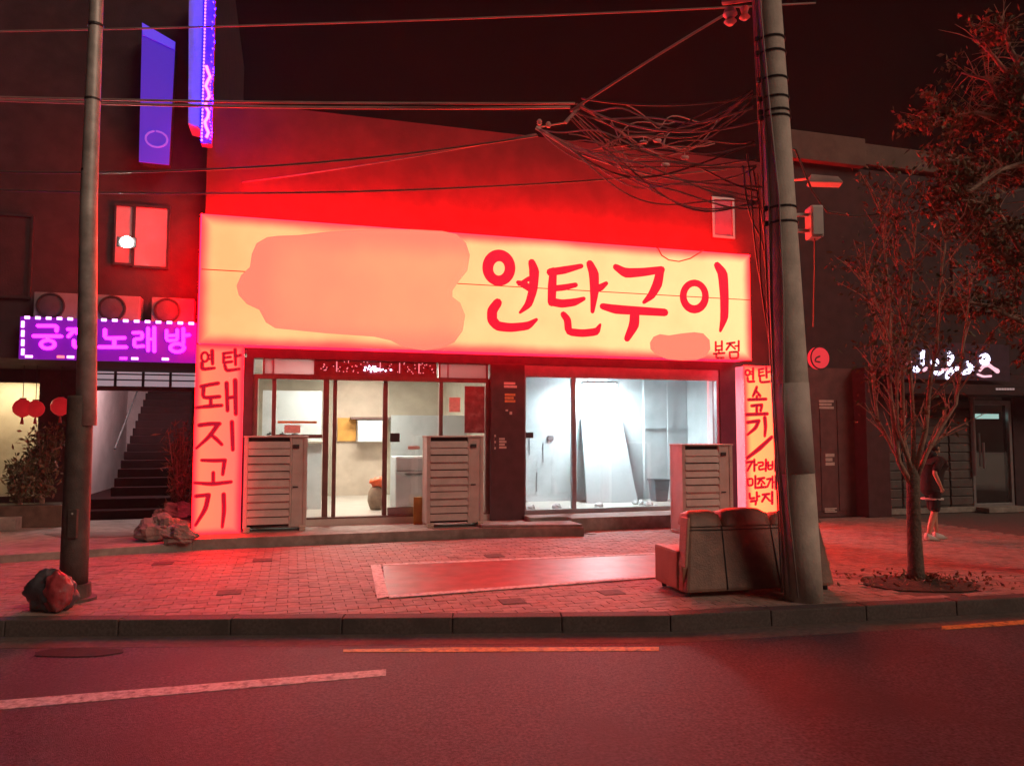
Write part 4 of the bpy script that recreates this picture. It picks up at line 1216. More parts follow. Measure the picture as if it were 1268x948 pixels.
# flood lamp with its arm
fz = fp(157, 301, 0.3)
fl = fthing('flood_lamp', 'small dazzling white flood lamp on an arm behind the lamp post', 'flood lamp', fz[0], 0.3, fz[1])
part('lamp_glass', MB().lathe([(.085, .018), (.085, .006), (.05, .0)], (fz[0] + .01, 0.22, fz[1]), 20, 'y'), emit('flood_white', (1, .95, .85), 220), fl)
part('housing', MB().hexa([(fz[0] - .13, 0.24, fz[1] - .08), (fz[0] + .15, 0.24, fz[1] - .08), (fz[0] + .08, 0.38, fz[1] - .04), (fz[0] - .06, 0.38, fz[1] - .04)], [(fz[0] - .13, 0.24, fz[1] + .08), (fz[0] + .15, 0.24, fz[1] + .08), (fz[0] + .08, 0.38, fz[1] + .05), (fz[0] - .06, 0.38, fz[1] + .05)]), M_dark_metal, fl, bevel=.008)
part('arm', MB().tube([(fz[0], 0.35, fz[1]), (fz[0], .7, fz[1] + .12), (fz[0], NU - .002, fz[1] + .12)], .018, 8), M_dark_metal, fl)
# canopy with the purple sign
r_ = rect(-80, 391, 246, 449, NP)
pz0, pz1 = fp(140, 447, NP)[1], fp(140, 396, NP)[1]
pu0, pu1 = r_[0], fp(243, 420, NP)[0]
part('canopy', MB().box(pu0 - 2, pu1 - .01, NP + .22, NU - .001, pz0 + .03, pz1 - .05), M_wall_dark, left)
ps = fthing('purple_sign', 'purple sign with magenta neon letters and a row of white dash lamps', 'sign', (pu0 + pu1) / 2, NP, pz0)
purp = emit('purple_face', (.17, .003, .33), 1.0, base=(.06, .01, .12))
us0 = fp(24, 418, NP)[0]
part('face_panel', MB().box(us0, pu1, NP, NP + .03, pz0, pz1), purp, ps)
part('casing', MB().box(us0 + .01, pu1 - .01, NP + .031, NP + .22, pz0 + .01, pz1 - .01), M_dark_metal, ps)
M_mag = emit('neon_magenta', (9, .07, 9), 1.0)
M_dash = emit('dash_lamp', (2.0, .75, 2.2), 1.6)
M_dash_red = emit('dash_lamp_red', (2.0, .25, .3), 1.2)
OD, SD_ = (20, 250), 4.74
for st_ in ([([(130, 727), (240, 727), (238, 757)], 17), ([(105, 787), (265, 789)], 17), ([(186, 790), (186, 808)], 15), ell(187, 836, 40, 24, 16)],
            [([(306, 748), (384, 748)], 16), ([(345, 750), (308, 790)], 16), ([(348, 762), (384, 788)], 15), ([(430, 732), (430, 812)], 16), ([(398, 768), (430, 768)], 15), ([(340, 815), (340, 852), (434, 852)], 16)],
            [([(522, 752), (522, 802), (636, 798)], 17), ([(577, 800), (577, 848)], 17), ([(490, 852), (645, 852)], 17)],
            [([(688, 768), (740, 766), (740, 803), (694, 805), (694, 850), (748, 846)], 15), ([(775, 742), (775, 872)], 15), ([(775, 805), (806, 805)], 14), ([(811, 738), (811, 876)], 16)],
            [([(884, 756), (884, 814), (946, 812), (946, 752)], 15), ([(884, 785), (946, 783)], 14), ([(982, 745), (982, 826)], 16), ([(982, 785), (1016, 781)], 15), ell(946, 856, 40, 24, 16)]):
    letter('neon_letter', st_, OD, SD_, NP, M_mag, ps, th=.02)
dashes = [(50 + 63 * k + (6 * k * 0), 678 + 2.05 * k) for k in range(5)] + [(500 + 64 * k, 692 + 2.6 * k) for k in range(9)] + [(405, 688), (440, 690)]
for k, (x, y) in enumerate(dashes):
    a = fp(OD[0] + x / SD_, OD[1] + y / SD_, NP); b_ = fp(OD[0] + (x + 32) / SD_, OD[1] + y / SD_, NP)
    part('dash_lamp', MB().box(a[0], b_[0], NP - .018, NP - .001, a[1] - .022, a[1] + .022), M_dash, ps, bevel=.006)
for y in (718, 772, 826, 880):
    a = fp(OD[0] + 40 / SD_, OD[1] + y / SD_, NP)
    part('dash_lamp', MB().box(a[0] - .022, a[0] + .022, NP - .018, NP - .001, a[1] - .05, a[1] + .05), M_dash, ps, bevel=.006)
for x, y, mm in ((76, 907, M_dash), (262, 909, M_dash_red), (320, 910, M_dash), (697, 919, M_dash), (876, 922, M_dash), (630, 918, M_mag)):
    a = fp(OD[0] + x / SD_, OD[1] + y / SD_, NP)
    part('dash_lamp', MB().box(a[0] - .05, a[0] + .05, NP - .018, NP - .001, a[1] - .02, a[1] + .02), mm, ps, bevel=.006)
# air conditioners on the canopy
def ac_unit(u_, n_, z_, s_=1.0):
    t = fthing('ac_unit', '', 'air conditioner', u_, n_, z_, group='outdoor units on the canopy over the purple sign')
    w_, h_, d_ = .72 * s_, .52 * s_, .28
    part('casing', MB().box(u_ - w_ / 2, u_ + w_ / 2, n_, n_ + d_, z_ + .03, z_ + h_), M_ac, t, bevel=.012)
    fg = part('fan_grille', MB().lathe([(.23 * s_, -.002), (.23 * s_, -.02), (.20 * s_, -.022), (.20 * s_, -.002)], (u_ - .08, n_, z_ + h_ / 2 + .02), 28, 'y'), M_dark_metal, t)
    part('fan_guard', MB().lathe([(.19 * s_, -.004), (.19 * s_, -.010), (.05, -.02)], (u_ - .08, n_, z_ + h_ / 2 + .02), 24, 'y'), pbr('fan_dark', (.07, .06, .075), .6), fg)
    for sx in (-.24, .24):
        part('foot', MB().box(u_ + sx - .03, u_ + sx + .03, n_ - .02, n_ + d_ + .02, z_, z_ + .029), M_dark_metal, t)
    return t
acs = []
for x, lab in ((70, 'dusky air conditioner on the canopy left of the lamp post'), (146, 'dusky air conditioner on the canopy just right of the lamp post'), (214, 'dusky air conditioner on the canopy beside the long glowing sign')):
    p_ = fp(x, 385, NP + .1)
    t = ac_unit(p_[0], NP + .1, pz1 - .05 + .001, .86)
    t['label'] = lab
# white upright sign, its blue wash put into the face glow, and the white blade sign with its run of lamps
nb = 0.5
r_ = [fp(176, 28, nb), fp(217, 52, nb), fp(209, 204, nb), fp(172, 200, nb)]
M_blue_wash = emit('blue_wash', (.045, .006, .42), 1.0, base=(.1, .1, .4))
bs_ = fthing('blue_washed_sign', 'blue washed upright sign with slanting top high on the left building', 'sign', r_[3][0], nb, r_[3][1])
part('face_panel', MB().prism_xz(r_[::-1], nb, nb + .03), M_blue_wash, bs_)
cs = sum((Vector(p) for p in r_), Vector((0, 0))) / 4
part('casing', MB().prism_xz([tuple(cs + (Vector(p) - cs) * .97) for p in r_][::-1], nb + .031, nb + .3), M_dark_metal, bs_)
tl = [fp(176, 29, nb - .002), fp(217, 53, nb - .002), fp(216, 62, nb - .002), fp(177, 44, nb - .002)]
part('top_band', MB().prism_xz(tl[::-1], nb - .02, nb - .001), emit('blue_band', (.03, .004, .75), 1.0), bs_)
sb_ = [fp(186, 148, nb), fp(206, 154, nb), fp(205, 196, nb), fp(178, 192, nb)]
part('logo_ring', MB().stroke([(sum(p[0] for p in sb_) / 4 + .16 * math.sin(t * .5), sum(p[1] for p in sb_) / 4 + .13 * math.cos(t * .5)) for t in range(13)], .03, nb - .001, .006), emit('blue_print', (.16, .03, .6), 1), bs_)
nv_ = 0.25
bl_ = [fp(234, -20, nv_), fp(252, -20, nv_), fp(250, 158, nv_), fp(233, 153, nv_)]
vsg = fthing('blade_sign', 'tall white blade sign edged with violet lamps above the purple sign', 'sign', bl_[3][0], nv_, bl_[3][1])
part('face_panel', MB().prism_xz(bl_[::-1], nv_, nv_ + .5), pbr('blade_white', (.5, .48, .52), .5, var=.1), vsg)
zb0, zb1 = fp(256, 178, nv_ - .05)[1], fp(258, -20, nv_ - .05)[1]
ub0, ub1 = fp(251, 90, nv_ - .05)[0], fp(264, 90, nv_ - .05)[0]
part('edge_rail', MB().box(ub0, ub1, nv_ - .04, nv_ + .12, zb0, zb1), pbr('rail_violet', (.3, .1, .4), .4), vsg)
lm, lm2 = MB(), MB()
rb_ = random.Random(8)
nlam = 46
for k in range(nlam):
    z = zb0 + .05 + (zb1 - zb0 - .1) * k / nlam
    u_ = ub0 + .012
    lm.blob((u_, nv_ - .05, z), (.016, .012, .022), k, 0, nu=6, nv=4)
    u_ = ub1 - .02 + .02 * math.sin(k * .7)
    if k % 2 or k < 22:
        lm2.blob((u_, nv_ - .05, z + .03), (.015, .012, .02), k, 0, nu=6, nv=4)
part('lamp_run', lm, emit('lamp_violet', (.009, .003, 1.0), 150), vsg, smooth=True, kind='stuff')
part('lamp_run', lm2, emit('lamp_blue', (.0027, .0008, 1.0), 150), vsg, smooth=True, kind='stuff')
zz0, zz1 = fp(256, 172, nv_)[1], fp(256, 84, nv_)[1]
part('neon_tube', MB().tube([(ub0 + .08 + .03 * math.sin(i * 1.7), nv_ - .06, zz0 + (zz1 - zz0) * i / 14) for i in range(15)], .022, 6), emit('neon_pink', (3.0, .35, 2.4), 1.6), vsg, smooth=True)

# lanterns, plants, planters on the left forecourt
M_lantern = emit('lantern_paper', (.5, .012, .016), .55, base=(.6, .02, .03))
for x, y, rr, lab in ((28, 505, .15, 'leftmost red paper lantern hanging at the far left edge'), (44, 506, .14, 'red paper lantern beside the leftmost lantern over the pale plant'), (75, 503, .155, 'red paper lantern partly hidden behind the lamp post')):
    p_ = fp(x, y, 2.1)
    t = fthing('paper_lantern', lab, 'lantern', p_[0], 2.1, p_[1], group='red paper lanterns at the left')
    prof = [(.05, -rr * 1.02)] + [(rr * math.sin(math.pi * (k + .9) / 10.8) * (1.0 if k % 2 else .965), -rr * math.cos(math.pi * (k + .9) / 10.8)) for k in range(10)] + [(.05, rr * 1.02)]
    part('paper_globe', MB().lathe(prof, (p_[0], 2.1, p_[1]), 20), M_lantern, t, smooth=True)
    part('cap', MB().lathe([(.055, rr * 1.0), (.055, rr * 1.12)], (p_[0], 2.1, p_[1]), 12), M_dark_metal, t)
    part('cord', MB().tube([(p_[0], 2.1, p_[1] + rr), (p_[0], 2.1, ZS)], .006, 5), M_dark_metal, t)
    part('tassel', MB().lathe([(.012, -rr * 1.02), (.03, -rr * 1.75), (.02, -rr * 1.8)], (p_[0], 2.1, p_[1]), 8), M_balloon, t)
def bush(name, label, u_, n_, z_, rx, ry, h_, nleaf, mats, seed, ln=.10, wd=.03, stems=7, cat='plant', stem_mat=None, lean=0.0):
    t = fthing(name, label, cat, u_, n_, z_)
    r_ = random.Random(seed)
    sm = MB()
    crowns = [MB() for _ in mats]
    tips = []
    for k in range(stems):
        a = r_.uniform(0, 2 * math.pi)
        rr = r_.uniform(.2, 1)
        hh = h_ * r_.uniform(.65, 1.05)
        tip = Vector((u_ + rx * rr * math.cos(a) + lean * hh, n_ + ry * rr * math.sin(a), z_ + hh))
        mid = Vector((u_ + rx * rr * .4 * math.cos(a), n_ + ry * rr * .4 * math.sin(a), z_ + hh * .5))
        sm.tube([(u_ + r_.uniform(-.03, .03), n_, z_), mid, tip], [.014, .01, .004], 5)
        tips.append((Vector((u_, n_, z_)), mid, tip))
    for k in range(nleaf):
        a, m_, b_ = r_.choice(tips)
        s_ = r_.uniform(.15, 1.0)
        c = a.lerp(m_, s_ * 2) if s_ < .5 else m_.lerp(b_, s_ * 2 - 1)
        c = c + Vector((r_.gauss(0, rx * .25), r_.gauss(0, ry * .25), r_.gauss(0, .05)))
        c.z = max(c.z, z_ + .05)
        crowns[r_.randrange(len(mats))].leaf(c, ln * r_.uniform(.6, 1.3), wd * r_.uniform(.7, 1.2), r_, up=(0, 0, .35))
    part('stems', sm, stem_mat or M_bark_pale, t)
    for cm, mm in zip(crowns, mats):
        part('foliage', cm, mm, t)
    return t
p_ = gf(225, 641, .1)
bush('red_lit_shrub', 'thin leaved shrub beside the left upright sign, glowing red', fp(222, 600, 1.0)[0], 1.0, .18, .30, .25, 1.55, 900, [M_leaf[1], M_leaf[2]], 5, .16, .022, 14)
pp = fthing('shrub_pot', 'dark round pot holding the thin leaved shrub by the left sign', 'pot', fp(222, 600, 1.0)[0], 1.0, .1)
part('body', MB().lathe([(.16, 0), (.22, .28), (.24, .30), (.2, .30), (.19, .26)], (fp(222, 600, 1.0)[0], 1.0, .1), 18), M_dark_metal, pp, smooth=True)
part('soil', MB().lathe([(.19, 0), (.18, .01)], (fp(222, 600, 1.0)[0], 1.0, .37), 14), M_soil, pp)
pu_ = fp(53, 600, 2.2)[0]
bush('bushy_plant', 'dense upright pale plant below the red paper lanterns', pu_, 2.2, .45, .34, .28, 1.35, 1300, [M_leaf[2], M_leaf[0], M_leaf[1]], 9, .11, .04, 16)
pu2 = fp(26, 610, 2.1)[0]
bush('low_plant', 'low leafy plant at far left beside the dense pale plant', pu2, 2.1, .45, .3, .25, .75, 500, [M_leaf[0], M_leaf[2]], 10, .13, .05, 10)
tb = fthing('planter_trough', 'dark wooden trough under the plants at the far left', 'planter', fp(40, 630, 2.2)[0], 2.2, .1)
tu0, tu1 = fp(-10, 630, 2.2)[0], fp(82, 630, 2.2)[0]
part('trough', MB().box(tu0, tu1, 1.95, 2.5, .101, .46), M_wood, tb, bevel=.015)
part('soil', MB().box(tu0 + .04, tu1 - .04, 1.99, 2.46, .455, .47), M_soil, tb)
for x, w_, lab in ((33, .5, 'pale concrete block on forecourt before the plant trough'), (58, .26, 'smaller pale block beside the trough corner')):
    p_ = gf(x, 640, .1)
    fsolo('concrete_block', MB().box(p_[0] - w_ / 2, p_[0] + w_ / 2, 1.58, 1.9, .1005, .30), M_concrete, lab, 'block', p_[0], 1.7, .1, bevel=.015)
# rubble heap beside the left column sign
rr_ = random.Random(21)
for k, (x, y, s_, lab) in enumerate(((200, 668, .24, 'large dark stone before the shrub, left of upright sign'), (222, 672, .17, 'middle stone tucked against foot of the left upright sign'),
                                     (222, 636, .17, 'pale lump of rubble resting above the stones by the left sign'), (200, 634, .09, 'small pale square lump beside the rubble by the left sign'))):
    z = .1
    if k >= 2:
        u_, _ = fp(x, y, .75); n_ = .75; z = .33
    else:
        u_, n_ = gf(x, y, .1)
    fsolo('rubble_stone', MB().blob((u_, n_, z + s_ * .6), (s_ * 1.25, s_ * .9, s_ * .8), 31 + k * 3, .45, 1.5, 28, 18, flat=z + .001), M_stone, lab, 'stone', u_, n_, z)
fsolo('stone_ledge', MB().blob((fp(212, 650, .8)[0], .85, .2), (.32, .22, .16), 77, .45, 1.4, 30, 20, flat=.101), M_stone, 'broad low stone carrying pale rubble by the left sign', 'stone', fp(212, 650, .8)[0], .85, .1)

# ================================================================== RIGHT BUILDING
NR = 0.45
UB0 = UE + .06
rb = fthing('shop_row_building', 'dark low building right of the restaurant with shutters, glass door and white lit sign', 'building', 13.0, NR, 0)
def ru(x, y=560, n=NR): return fp(x, y, n)[0]
zpar = fp(1070, 176, NR)[1]; zpb = fp(1070, 204, NR)[1]
M_par = pbr('parapet_render', (.15, .105, .085), .85, var=.2, scale=2, bump=.2, dirt=(.09, .06, .055), dscale=.9)
UR1 = 26.0
um_ = ru(1066, 190)
part('parapet', MB().box(UB0, um_ - .02, NR - .16, NR + .2, zpb - .1, zpar), M_par, rb, bevel=.015)
part('parapet', MB().box(um_ + .02, UR1, NR - .08, NR + .2, zpb - .02, zpar - .06), M_par, rb, bevel=.015)
part('upper_wall', MB().box(UB0, UR1, NR, NR + .25, 2.95, zpb - .1), M_wall_dark, rb)
part('end_wall', MB().box(UB0, UB0 + .2, NR + .25, 8, 0, zpb), M_wall_dark, rb)
part('roof', MB().box(UB0, UR1, NR + .2, 8, zpb - .1, zpb), M_concrete, rb)
a0, a1, a2, a3, a4 = UB0, ru(1058), ru(1086), ru(1204), ru(1256)
M_dkred = pbr('dark_red_tile', (.12, .05, .05), .5, var=.25, scale=5, bump=.1)
w1 = part('ground_wall', MB().box(a0, a1, NR, NR + .25, 0, 2.95), M_dkred, rb)
for k in range(4):
    x = a0 + (a1 - a0) * (k + .5) / 4
    part('wall_panel', MB().box(a0 + (a1 - a0) * k / 4 + .01, a0 + (a1 - a0) * (k + 1) / 4 - .01, NR - .02, NR - .001, .12, 2.3), M_dkred, w1)
for x0, y0, x1, y1 in ((1014, 494, 1032, 506), (1022, 560, 1033, 576), (1021, 628, 1036, 634)):
    r_ = rect(x0, y0, x1, y1, NR - .02)
    mb = MB()
    for q in range(3):
        zq = r_[2] + (r_[3] - r_[2]) * q / 3
        mb.box(r_[0], r_[1] - .05 * (q % 2), NR - .03, NR - .0215, zq, zq + (r_[3] - r_[2]) * .24)
    part('notice', mb, M_paper, w1)
part('column', MB().box(a1 + .002, a2 - .002, NR - .35, NR + .25, 0, 2.95), M_brown_panel, rb, bevel=.015)
sh_ = part('shutter_wall', MB().box(a2, a3, NR + .05, NR + .25, 0, 2.95), M_wall_dark, rb)
npn = 4
for k in range(npn):
    x0 = a2 + (a3 - a2) * k / npn + .015
    x1 = a2 + (a3 - a2) * (k + 1) / npn - .015
    s0 = part('shutter', MB().box(x0, x1, NR + .02, NR + .048, .12, 2.35), M_grey_shutter, rb)
    for q in range(12):
        z = .14 + q * .184
        part('slat', MB().prism_yz([(NR + .019, z), (NR - .004, z + .02), (NR + .002, z + .16), (NR + .019, z + .178)], x0 + .01, x1 - .01), M_grey_shutter, s0)
part('plinth', MB().box(a2, a3, NR - .05, NR + .049, 0, .11), M_concrete, rb, bevel=.01)
# awning fascia and its lit sign
part('awning', MB().prism_yz([(NR - .75, 2.42), (NR - .75, 2.62), (NR + .05, 2.93), (NR + .05, 2.42)], a2 - .1, UR1), M_wall_dark, rb, bevel=.01)
# glass door
dr_ = part('glass_door', MB().box(a3 + .02, a3 + .09, NR + .02, NR + .1, .03, 2.35).box(a4 - .09, a4 - .02, NR + .02, NR + .1, .03, 2.35)
           .box(a3 + .09, a4 - .09, NR + .02, NR + .1, 2.25, 2.35).box(a3 + .09, a4 - .09, NR + .02, NR + .1, .03, .16), M_alu, rb, bevel=.006)
part('pane', MB().box(a3 + .09, a4 - .09, NR + .05, NR + .062, .16, 2.25), M_glass, dr_)
r_ = rect(1208, 560, 1213, 590, NR)
part('handle', MB().tube([(a3 + .17, NR - .03, .95), (a3 + .17, NR - .03, 1.65)], .02, 8), M_alu, dr_)
part('door_sill', MB().box(a3, a4, NR - .35, NR + .02, 0, .10), M_concrete, rb, bevel=.01)
part('lobby_wall', MB().box(a3 - .2, a4 + .6, NR + 2.0, NR + 2.1, 0, 2.95), M_grey_shutter, rb)
part('lobby_wall', MB().box(a3 - .1, a3, NR + .25, NR + 2.0, 0, 2.95), M_grey_shutter, rb)
part('lobby_ceiling', MB().box(a3, UR1, NR + .25, NR + 2.0, 2.6, 2.7), M_wall_dark, rb)
part('ground_wall', MB().box(a4, UR1, NR, NR + .25, 0, 2.95), M_wall_dark, rb)
lr = rect(1212, 512, 1246, 518, NR + .1)
tl_ = fthing('door_lamp', 'pale strip lamp over the glass door at the far right', 'lamp', lr[0], NR + .3, lr[2])
part('diffuser', MB().box(lr[0], lr[1], NR + .28, NR + .36, lr[2], lr[3]), emit('door_strip', (.62, .9, .8), .8), tl_)
part('housing', MB().box(lr[0] - .02, lr[1] + .02, NR + .28, NR + .36, lr[3] + .001, lr[3] + .04), M_alu, tl_)
# pipes and a bracket shining beside the door
part('downpipe', MB().tube([(ru(1206) - .05, NR - .06, .75), (ru(1206) - .05, NR - .06, 2.4)], .035, 8), M_alu, rb)
part('downpipe', MB().tube([(ru(1214), NR - .08, .9), (ru(1214), NR - .08, 1.45)], .025, 8), M_alu, rb)
# upper window at the right
r_ = rect(1180, 322, 1215, 382, NR)
wi = part('window', MB().box(r_[0] - .04, r_[0], NR - .04, NR - .001, r_[2], r_[3]).box(r_[0] - .5, r_[1] + .4, NR - .07, NR - .001, r_[2] - .06, r_[2]), M_par, rb)
part('pane', MB().box(r_[0], r_[1] + .3, NR - .02, NR - .001, r_[2], r_[3]), M_dark_metal, wi)
# white lit brush sign
ws = fthing('white_letter_sign', 'white glowing brush letters on the dark awning behind the bare tree', 'sign', ru(1180, 450), NR - .76, 2.6)
nw = NR - .80
z0_, z1_ = fp(1175, 470, nw)[1], fp(1175, 424, nw)[1]
part('back_board', MB().box(fp(1112, 450, nw)[0], fp(1250, 450, nw)[0], nw + .002, nw + .045, z0_, z1_), pbr('plum_board', (.07, .04, .07), .4), ws)
M_wl = emit('letter_white', (2.6, 2.5, 3.4), 1.0)
M_wl2 = emit('letter_pale', (1.2, .62, .75), 1.0)
OE, SE = (1060, 400), 5.92
for st_, mm in (([([(492, 206), (478, 240), (486, 300)], [12, 24, 14])], M_wl), ([ell(390, 293, 9, 8, 14)], M_wl2), ([ell(440, 337, 12, 10, 18)], M_wl), ([([(496, 345), (512, 332)], 14)], M_wl2),
                ([ell(575, 287, 14, 12, 20)], M_wl), ([([(676, 208), (692, 250), (680, 300)], [10, 36, 16])], M_wl), ([([(668, 395), (680, 362), (712, 338), (746, 330)], [22, 28, 22, 14])], M_wl),
                ([([(575, 362), (596, 368), (630, 356)], [14, 20, 10])], M_wl), ([([(630, 342), (670, 338)], 12)], M_wl2), ([([(780, 368), (820, 352), (862, 330)], [14, 24, 14])], M_wl), ([([(820, 292), (838, 318)], 20)], M_wl),
                ([ell(940, 265, 24, 26, 22)], M_wl), ([([(905, 348), (930, 315), (968, 305), (1000, 330), (1034, 352)], [10, 14, 16, 14, 20])], M_wl2), ([([(890, 375), (930, 392), (985, 388)], 9)], M_wl2)):
    letter('lit_letter', st_, OE, SE, nw, mm, ws, th=.02)
sm_ = MB()
for k in range(7):
    a = fp(1060 + (1040 + 20 * k) / SE, 400 + 482 / SE, nw)
    sm_.box(a[0], a[0] + .05, NR - .765, NR - .751, a[1] - .02, a[1] + .02)
part('small_print', sm_, emit('pale_print', (.25, .16, .16), 1.0), ws)
for x, y in ((1120, 516), (1150, 557), (1122, 557)):
    a = fp(x, y, NR - .1)
    bb = fthing('wall_bulb', 'tiny white bulb on the shutters behind the bare tree', 'bulb', a[0], NR - .1, a[1], group='tiny bulbs on the right shutters')
    part('globe', MB().blob((a[0], NR - .1, a[1]), (.032, .032, .032), 1, 0, nu=8, nv=6), emit('bulb_white', (1.3, 1.0, 1.0), 1.0) if 'bulb_white' not in MATS else MATS['bulb_white'], bb, smooth=True)
    part('cap', MB().box(a[0] - .02, a[0] + .02, NR - .075, NR + .02, a[1] - .02, a[1] + .02), M_dark_metal, bb)
# round red projecting sign
rsp = fp(1016, 443, -.1)
rs = fthing('round_sign', 'round red sign projecting from the wall right of the leaning pole', 'sign', rsp[0], -.1, rsp[1])
part('disc', MB().lathe([(.205, -.0), (.215, .02), (.215, .10), (.205, .12)], (rsp[0], -.1, rsp[1]), 28, 'y'), emit('round_red', (.62, .022, .035), 1.0, base=(.4, .05, .05)), rs)
part('rim', MB().tube([(rsp[0] + .215 * math.cos(a), -.1, rsp[1] + .215 * math.sin(a)) for a in [2 * math.pi * k / 28 for k in range(29)]], .014, 6), M_dark_metal, rs)
part('swirl', MB().stroke([(rsp[0] - .02, rsp[1] + .03), (rsp[0] - .1, rsp[1] + .0), (rsp[0] - .13, rsp[1] - .07), (rsp[0] - .02, rsp[1] - .08)], .03, -.102, .004), M_dkred, rs)
part('arm', MB().tube([(rsp[0], .02, rsp[1]), (rsp[0], NR, rsp[1])], .02, 8), M_dark_metal, rs)

# ================================================================== PERSON (walking away to the right, dark clothes, bare calves)
PP = gp(1159, 668)
person = thing('person', 'person in black hooded top and shorts walking away past the shutters in white shoes', 'person', (PP.x, PP.y + .05, 0), R(14))
S_ = 1.52 / 1.70
def skin_mesh(name, nodes, edges, mat, parent, root=0, sub=2):
    me = bpy.data.meshes.new(name)
    me.from_pydata([tuple(Vector(n_[0]) * S_) for n_ in nodes], edges, [])
    o = bpy.data.objects.new(name, me)
    COL.objects.link(o)
    o.parent = parent
    m = o.modifiers.new('Skin', 'SKIN')
    m.use_smooth_shade = True
    for i, n_ in enumerate(nodes):
        r_ = n_[1]
        rx, ry = (r_ if isinstance(r_, tuple) else (r_, r_))
        me.skin_vertices[0].data[i].radius = (rx * S_, ry * S_)
        me.skin_vertices[0].data[i].use_root = (i == root)
    s = o.modifiers.new('Subdivision', 'SUBSURF')
    s.levels = sub; s.render_levels = sub
    me.materials.append(mat)
    return o
B = [((0, 0, .93), .105), ((.02, 0, 1.08), .10), ((.03, 0, 1.24), .115), ((.04, 0, 1.40), .09), ((.055, 0, 1.47), .052), ((.065, 0, 1.53), .05),
     # near leg (left, camera side) trailing, far leg leading
     ((-.03, -.09, .86), .085), ((-.05, -.09, .50), .056), ((-.14, -.09, .28), .052), ((-.20, -.09, .09), .034),
     ((.03, .09, .86), .085), ((.10, .09, .50), .056), ((.11, .09, .28), .050), ((.14, .09, .09), .034),
     # near arm: elbow back, hand forward
     ((.02, -.17, 1.39), .052), ((-.15, -.22, 1.16), .040), ((-.10, -.26, 1.00), .034), ((-.06, -.255, .93), .026), ((-.04, -.25, .885), (.034, .016)),
     # far arm swings forward
     ((.03, .17, 1.39), .052), ((.10, .22, 1.14), .040), ((.18, .20, .99), .034), ((.22, .19, .93), .026), ((.245, .185, .89), (.034, .016))]
E = [(0, 1), (1, 2), (2, 3), (3, 4), (4, 5), (0, 6), (6, 7), (7, 8), (8, 9), (0, 10), (10, 11), (11, 12), (12, 13), (3, 14), (14, 15), (15, 16), (16, 17), (17, 18), (3, 19), (19, 20), (20, 21), (21, 22), (22, 23)]
def finger_chain(palm, dirv, side):
    global B, E
    px = Vector(B[palm][0])
    for k, ln in enumerate((.062, .070, .066, .052)):
        o = px + Vector((0, 0, 0)) + side * (.024 - .016 * k)
        a = o + dirv * ln * .55
        b = a + dirv * ln * .45 + Vector((0, .012, 0))
        i = len(B)
        B += [(tuple(a), .0085), (tuple(b), .0075)]
        E += [(palm, i), (i, i + 1)]
    t1 = px + side * .035 + dirv * .012
    t2 = t1 + side * .012 + dirv * .03
    i = len(B)
    B += [(tuple(t1), .010), (tuple(t2), .0085)]
    E += [(palm, i), (i, i + 1)]
finger_chain(18, Vector((.25, 0, -1)).normalized(), Vector((1, 0, .25)).normalized())
finger_chain(23, Vector((.45, 0, -.9)).normalized(), Vector((.9, 0, .45)).normalized())
skin_mesh('body', B, E, M_skin, person)
# head: skull, nose, ears, chin
hc = Vector((.085, 0, 1.605)) * S_
hb = MB().blob(hc, (.088 * S_ * 1.05, .072 * S_, .112 * S_), 1, .03)
hb.blob(hc + Vector((.088, 0, -.012)) * S_, (.02, .013, .024), 2, 0, nu=8, nv=6)
hb.blob(hc + Vector((.06, 0, -.085)) * S_, (.035, .03, .025), 2, 0, nu=8, nv=6)
for sy in (-1, 1):
    hb.blob(hc + Vector((-.005, sy * .074, -.012)) * S_, (.018, .009, .03), 3, 0, nu=8, nv=6)
hd = part('head', hb, M_skin, person, smooth=True)
for sy in (-1, 1):
    part('eye', MB().blob(hc + Vector((.079, sy * .03, .012)) * S_, (.010, .013, .009), 1, 0, nu=8, nv=6), M_hair, hd)
part('mouth', MB().box((hc.x + .073 * S_), (hc.x + .083 * S_), hc.y - .022, hc.y + .022, hc.z - .056 * S_, hc.z - .05 * S_), pbr('lips', (.35, .12, .1), .5), hd)
part('hair', MB().blob(hc + Vector((-.018, 0, .022)) * S_, (.100 * S_, .087 * S_, .118 * S_), 5, .14, 2.5, 20, 12), M_hair, person, smooth=True)
skin_mesh('hooded_top', [((-.01, 0, .74), (.19, .20)), ((-.01, 0, .90), (.185, .20)), ((.0, 0, 1.10), (.18, .20)), ((.01, 0, 1.28), (.175, .20)), ((.04, 0, 1.41), (.10, .12)), ((.045, 0, 1.46), (.085, .09)),
                           ((.02, -.18, 1.38), .085), ((-.08, -.21, 1.26), .075), ((-.14, -.22, 1.17), .066), ((.03, .18, 1.38), .085), ((.07, .21, 1.25), .075), ((.10, .22, 1.15), .066)],
          [(0, 1), (1, 2), (2, 3), (3, 4), (4, 5), (4, 6), (6, 7), (7, 8), (4, 9), (9, 10), (10, 11)], M_black_cloth, person, root=2)
part('hood', MB().blob(Vector((-.045, 0, 1.46)) * S_, (.085, .12, .075), 6, .25, 2), M_black_cloth, person, smooth=True)
skin_mesh('shorts', [((0, 0, .90), (.125, .14)), ((-.03, -.085, .80), .105), ((-.045, -.09, .56), .092), ((-.045, -.09, .47), .088), ((.03, .085, .80), .105), ((.075, .09, .56), .092), ((.09, .09, .47), .088)],
          [(0, 1), (1, 2), (2, 3), (0, 4), (4, 5), (5, 6)], M_black_cloth, person)
part('shirt_hem', MB().lathe([(.178 * S_, 0), (.182 * S_, .022), (.176 * S_, .024)], (-.01, 0, .69 * S_), 22), M_white_shoe, person, smooth=True)
